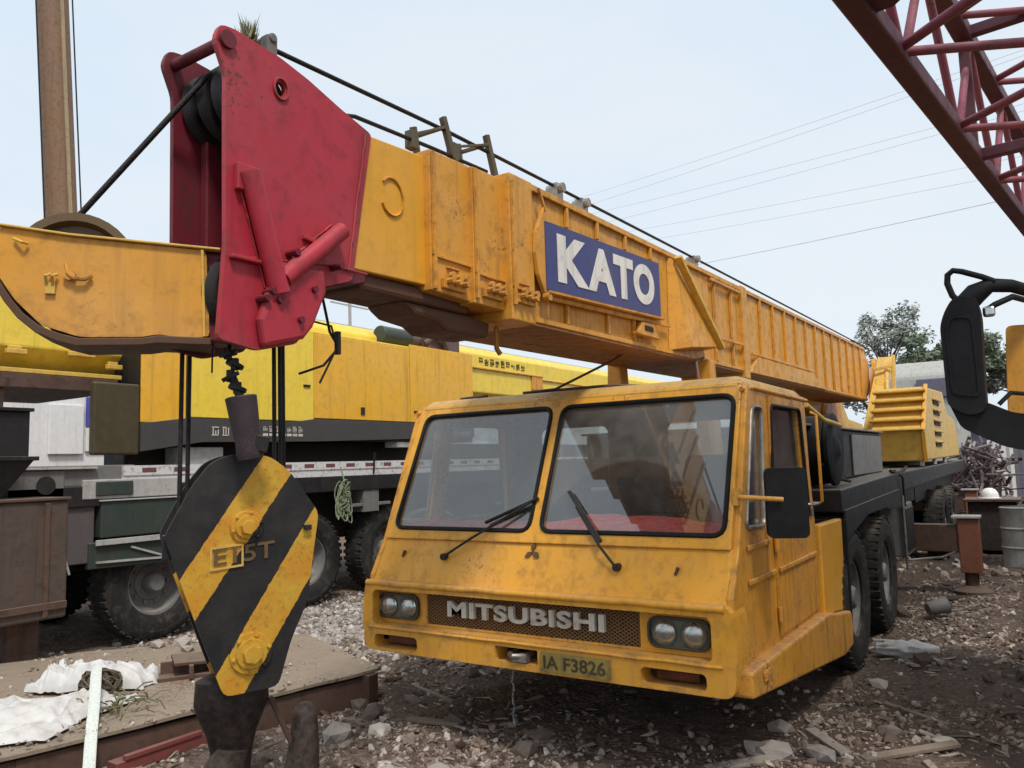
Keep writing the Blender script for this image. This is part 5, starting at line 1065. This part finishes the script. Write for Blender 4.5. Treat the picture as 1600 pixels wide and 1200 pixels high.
def building(name, x0, x1, y0, y1, h, mat, label, wins=(), nwx=0):
    r = empty(name, ((x0 + x1) / 2, (y0 + y1) / 2, 0), label, 'building')
    m = MB(); m.box(x0, x1, y0, y1, 0, h); m.build('wall', mat, r, .01)
    m = MB(); m.box(x0 - .15, x1 + .15, y0 - .15, y1 + .15, h + .003, h + .15); m.build('roof', PALEM, r, .01)
    for (yy, zz, wy, wz, mm) in wins:
        m = MB(); m.box(x1 - .02, x1 + .03, yy, yy + wy, zz, zz + wz); f = m.build('window', mm, r, .004)
        m = MB(); m.box(x1 + .031, x1 + .04, yy + wy * .48, yy + wy * .52, zz, zz + wz); m.build('mullion', PALEM, f)
    return r
bl = building('white_shed', -17, -12.2, 1.0, 10.0, 4.2, WHITEW, 'low white shed with a blue sign glimpsed beneath the far crane boom', [(4.6, 1.2, .7, 1.0, GREYM)])
m = MB(); m.box(-12.19, -12.15, 3.92, 5.2, 2.62, 3.16); m.build('sign', SIGNB, bl, .004)
m = MB(); m.box(-12.19, -12.15, 3.92, 5.2, 2.15, 2.58); b = m.build('notice_board', LETW2, bl, .004)
m = MB(); random.seed(8)
for k in range(7): glyph(m, 3.98 + .14 * k, 2.30 + random.random() * .08, .11, -12.149)
tag(m.build('notice_lettering', INK, bl, recalc=False), kind='stuff')
m = MB(); m.box(-12.19, -12.13, 3.25, 3.86, 2.1, 3.0); m.build('shutter', WHITEW, bl, .01)
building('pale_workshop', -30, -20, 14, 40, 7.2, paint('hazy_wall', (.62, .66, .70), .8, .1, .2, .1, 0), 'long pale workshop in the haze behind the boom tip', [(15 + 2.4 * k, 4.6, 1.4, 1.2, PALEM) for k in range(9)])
r = empty('antenna_mast', (-19, 17.6, 0), 'thin grey antenna mast in front of the pale workshop', 'mast'); m = MB(); m.cyl((-19, 17.6, 0), (-19, 17.6, 9.2), .06, n=8); m.build('pole', PALEM, r); m = MB(); m.bar((-19, 16.6, 7.9), (-19, 18.6, 7.9), .05); m.bar((-19, 16.9, 8.3), (-19, 18.2, 8.3), .04); m.build('crossarm', PALEM, r)

def tree(x, y, h, cr, seed, lm, label, n=2600, leaf=.16, cz=.62, gap=.5):
    random.seed(seed); t = empty('tree', (x, y, 0), label, 'tree', 'trees beyond the yard')
    m = MB(); base = Vector((x, y, 0)); top = Vector((x + random.uniform(-.4, .4), y, h * .55))
    m.tube([base, base.lerp(top, .5) + Vector((.1, 0, 0)), top], [.22 * cr / 2.2, .16 * cr / 2.2, .10 * cr / 2.2], 10)
    clumps = []
    for k in range(26):
        a, e = random.uniform(0, 6.3), random.uniform(-.35, 1.0); rad = cr * random.uniform(.45, 1.0)
        p = Vector((x, y, h * cz)) + Vector((math.cos(a) * rad * math.cos(e), math.sin(a) * rad * math.cos(e), math.sin(e) * rad * .95)); clumps.append((p, cr * random.uniform(.16, .34)))
        if k % 2 == 0: m.tube([top.lerp(base, random.uniform(0, .3)), top.lerp(p, .5) + Vector((0, 0, -.15)), p], [.06 * cr / 2.2, .04 * cr / 2.2, .015], 6)
    m.build('trunk', BARK, t, smooth=60)
    Vs, Fs = [], []
    for i in range(n):
        c, rr = clumps[random.randrange(len(clumps))]; d = Vector((random.gauss(0, 1), random.gauss(0, 1), random.gauss(0, .7))); d = d.normalized() * rr * random.random() ** .45
        p = c + d; a = Vector((random.gauss(0, 1), random.gauss(0, 1), random.gauss(0, .5))).normalized() * leaf * random.uniform(.5, 1.1); b = a.orthogonal().normalized() * leaf * random.uniform(.25, .5)
        k = len(Vs); Vs += [p - a, p + b, p + a, p - b]; Fs.append((k, k + 1, k + 2, k + 3))
    o = fast_mesh('crown', [tuple(v - Vector((x, y, 0))) for v in Vs], Fs, lm); o.parent = t
    return t
tree(-2.75, 35, 10.4, 1.75, 11, LEAF1, 'tall sparse haze-pale tree above the rear end of the boom', 2600, .13, .65)
tree(-1.15, 33, 7.9, 1.6, 12, LEAF2, 'dark green bushy tree right of the sparse tree', 5600, .15)
tree(.45, 34, 8.4, 1.6, 13, LEAF2, 'dense green tree partly behind the black wing mirror', 5600, .16)
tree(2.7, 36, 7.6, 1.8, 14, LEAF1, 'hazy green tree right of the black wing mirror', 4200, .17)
tree(-4.6, 40, 7.6, 2.0, 15, LEAF1, 'low haze-pale tree mostly behind the boom end', 3000, .15)
# covered truck load, container, stacked scrap, fence
r = empty('covered_load', (-.1, 21, 0), 'grey-white covered lorry load standing behind the machinery house', 'lorry'); m = MB(); m.prism([(19.5, 1.2), (19.5, 3.7), (19.8, 4.1), (23, 4.05), (23, 1.2)], 'yz', -1.2, .95); m.build('cover', paint('cover_grey', (.42, .43, .40), .7, .3, .3, .2, 0), r, .08); m = MB(); m.box(-1.1, .85, 19.4, 23, .7, 1.2); m.build('bed', BLACKM, r); m = MB(); m.obox((.45, 19.44, 3.35), (.9, .06, .5)); m.build('blue_sheet', PURP, r, .02)
for xx in (-.9, .65):
    for yy in (20.2, 22.2):
        m = MB(); m.lathe([(.2, -.13), (.45, -.13), (.5, -.09), (.5, .09), (.45, .13), (.2, .13)], (xx, yy, .5), (1, 0, 0), 24, True); m.build('wheel', RUBBER, r, smooth=40)
r = empty('site_hut', (1.6, 27, 0), 'faded purple-blue site hut beyond the crane rear', 'hut'); m = MB(); m.box(.4, 3.6, 26, 30, 0, 2.5); m.build('wall', PURP, r, .02); m = MB(); m.box(.2, 3.8, 25.8, 30.2, 2.503, 2.62); m.build('roof', LETW2, r, .01); m = MB(); m.box(1.2, 1.9, 25.96, 26.0, .1, 2.0); m.build('door', WHITEW, r); m = MB(); m.box(2.3, 3.1, 25.96, 26.0, 1.1, 1.9); m.build('window', GREYM, r)
random.seed(33)
r = empty('scrap_heap', (1.3, 17.5, 0), 'dark heap of scrap bars and pipes behind the rear of the crane', 'scrap'); m = MB()
for k in range(170):
    c = Vector((1.45 + random.gauss(0, .25), 17.5 + random.gauss(0, .5), random.uniform(.1, 1.75))); d = Vector((random.gauss(0, .25), random.gauss(0, .25), random.gauss(0, .25))); m.tube([c - d, c + d], random.uniform(.015, .045), 6)
m.build('bars', rubble_mat('scrap_colours', [(.05, .035, .035), (.16, .11, .10), (.08, .06, .07), (.34, .30, .30), (.10, .07, .06)]), r)
m = MB(); m.box(1.0, 2.0, 17.0, 18.0, 0, .3); m.build('pallet', RUST, r)
r = empty('picket_fence', (4, 19, 0), 'dark upright bar fence at the right background', 'fence')
for k in range(34):
    m = MB(); m.box(1.9 + .16 * k, 1.97 + .16 * k, 19, 19.04, .0, 1.75); m.build('picket', GREYM if k % 3 else PALEM, r)
m = MB(); m.box(1.85, 7.4, 19.04, 19.08, .35, .43); m.box(1.85, 7.4, 19.04, 19.08, 1.4, 1.48); m.build('rail', BLACKM, r)
ct = empty('crate', (1.85, 11.3, 0), 'dark timber crate carrying a white hard hat near the right edge', 'crate'); m = MB(); m.box(1.52, 2.2, 11.0, 11.7, .08, .86); m.build('body', plain('crate_dark', (.045, .035, .03), .8), ct, .01); m = MB(); m.box(1.46, 2.26, 10.93, 11.77, .86, .90); m.build('lid', RUST, ct, .004); m = MB(); m.box(1.55, 1.65, 11.05, 11.65, 0, .08); m.box(2.05, 2.15, 11.05, 11.65, 0, .08); build_each(m, 'runner', RUST, ct)
ht = empty('hard_hat', (1.83, 11.2, .90), 'white hard hat resting on a dark crate', 'hard hat'); m = MB(); m.lathe([(.135, 0), (.135, .05), (.12, .10), (.085, .145), (.04, .165), (0, .17)], (1.83, 11.2, .905), (0, 0, 1), 28); m.build('shell', HATM, ht, smooth=60); m = MB(); m.lathe([(.13, .0), (.165, -.004), (.168, .004), (.135, .012)], (1.83, 11.2, .908), (0, 0, 1), 28, True); m.build('brim', HATM, ht, smooth=60)
r = empty('oil_drum', (2.2, 9.6, 0), 'pale grey steel drum cut off by the right picture edge', 'drum'); m = MB(); m.lathe([(0, 0), (.27, 0), (.28, .02), (.27, .04), (.27, .28), (.285, .30), (.27, .32), (.27, .55), (.285, .57), (.27, .59), (.27, .84), (.28, .86), (.26, .87), (.26, .85), (0, .85)], (2.28, 9.6, 0), (0, 0, 1), 32); m.build('shell', PALEM, r, smooth=35)
# faint power lines far away
LN = [((-30.6, 70, 31.0), (-4.8, 60, 29.05)), ((-29.5, 70, 30.1), (-4.85, 60, 28.5)), ((-29.6, 70, 28.6), (-3.1, 60, 25.8)), ((-29.0, 70, 27.4), (-2.7, 60, 25.2)), ((-27.0, 70, 25.7), (-1.2, 60, 22.4)), ((-25.6, 70, 24.4), (-.5, 60, 21.3)), ((-21.9, 70, 21.15), (.74, 60, 19.5))]
LL = ['uppermost thin power line crossing the sky', 'second thin power line from the top', 'third power line from the top', 'fourth power line from the top', 'fifth power line from the top', 'sixth power line from the top, second lowest', 'lowest and darkest power line above the boom']
for k, (a, b) in enumerate(LN):
    a, b = Vector(a), Vector(b); d = b - a
    m = MB(); m.tube(sag(a - d * .8, b + d * 1.2, 30, 0.6), .026 if k == 6 else .014, 4)
    tag(m.build('power_line', CABLEM, None), LL[k], 'power line', 'power lines across the sky')
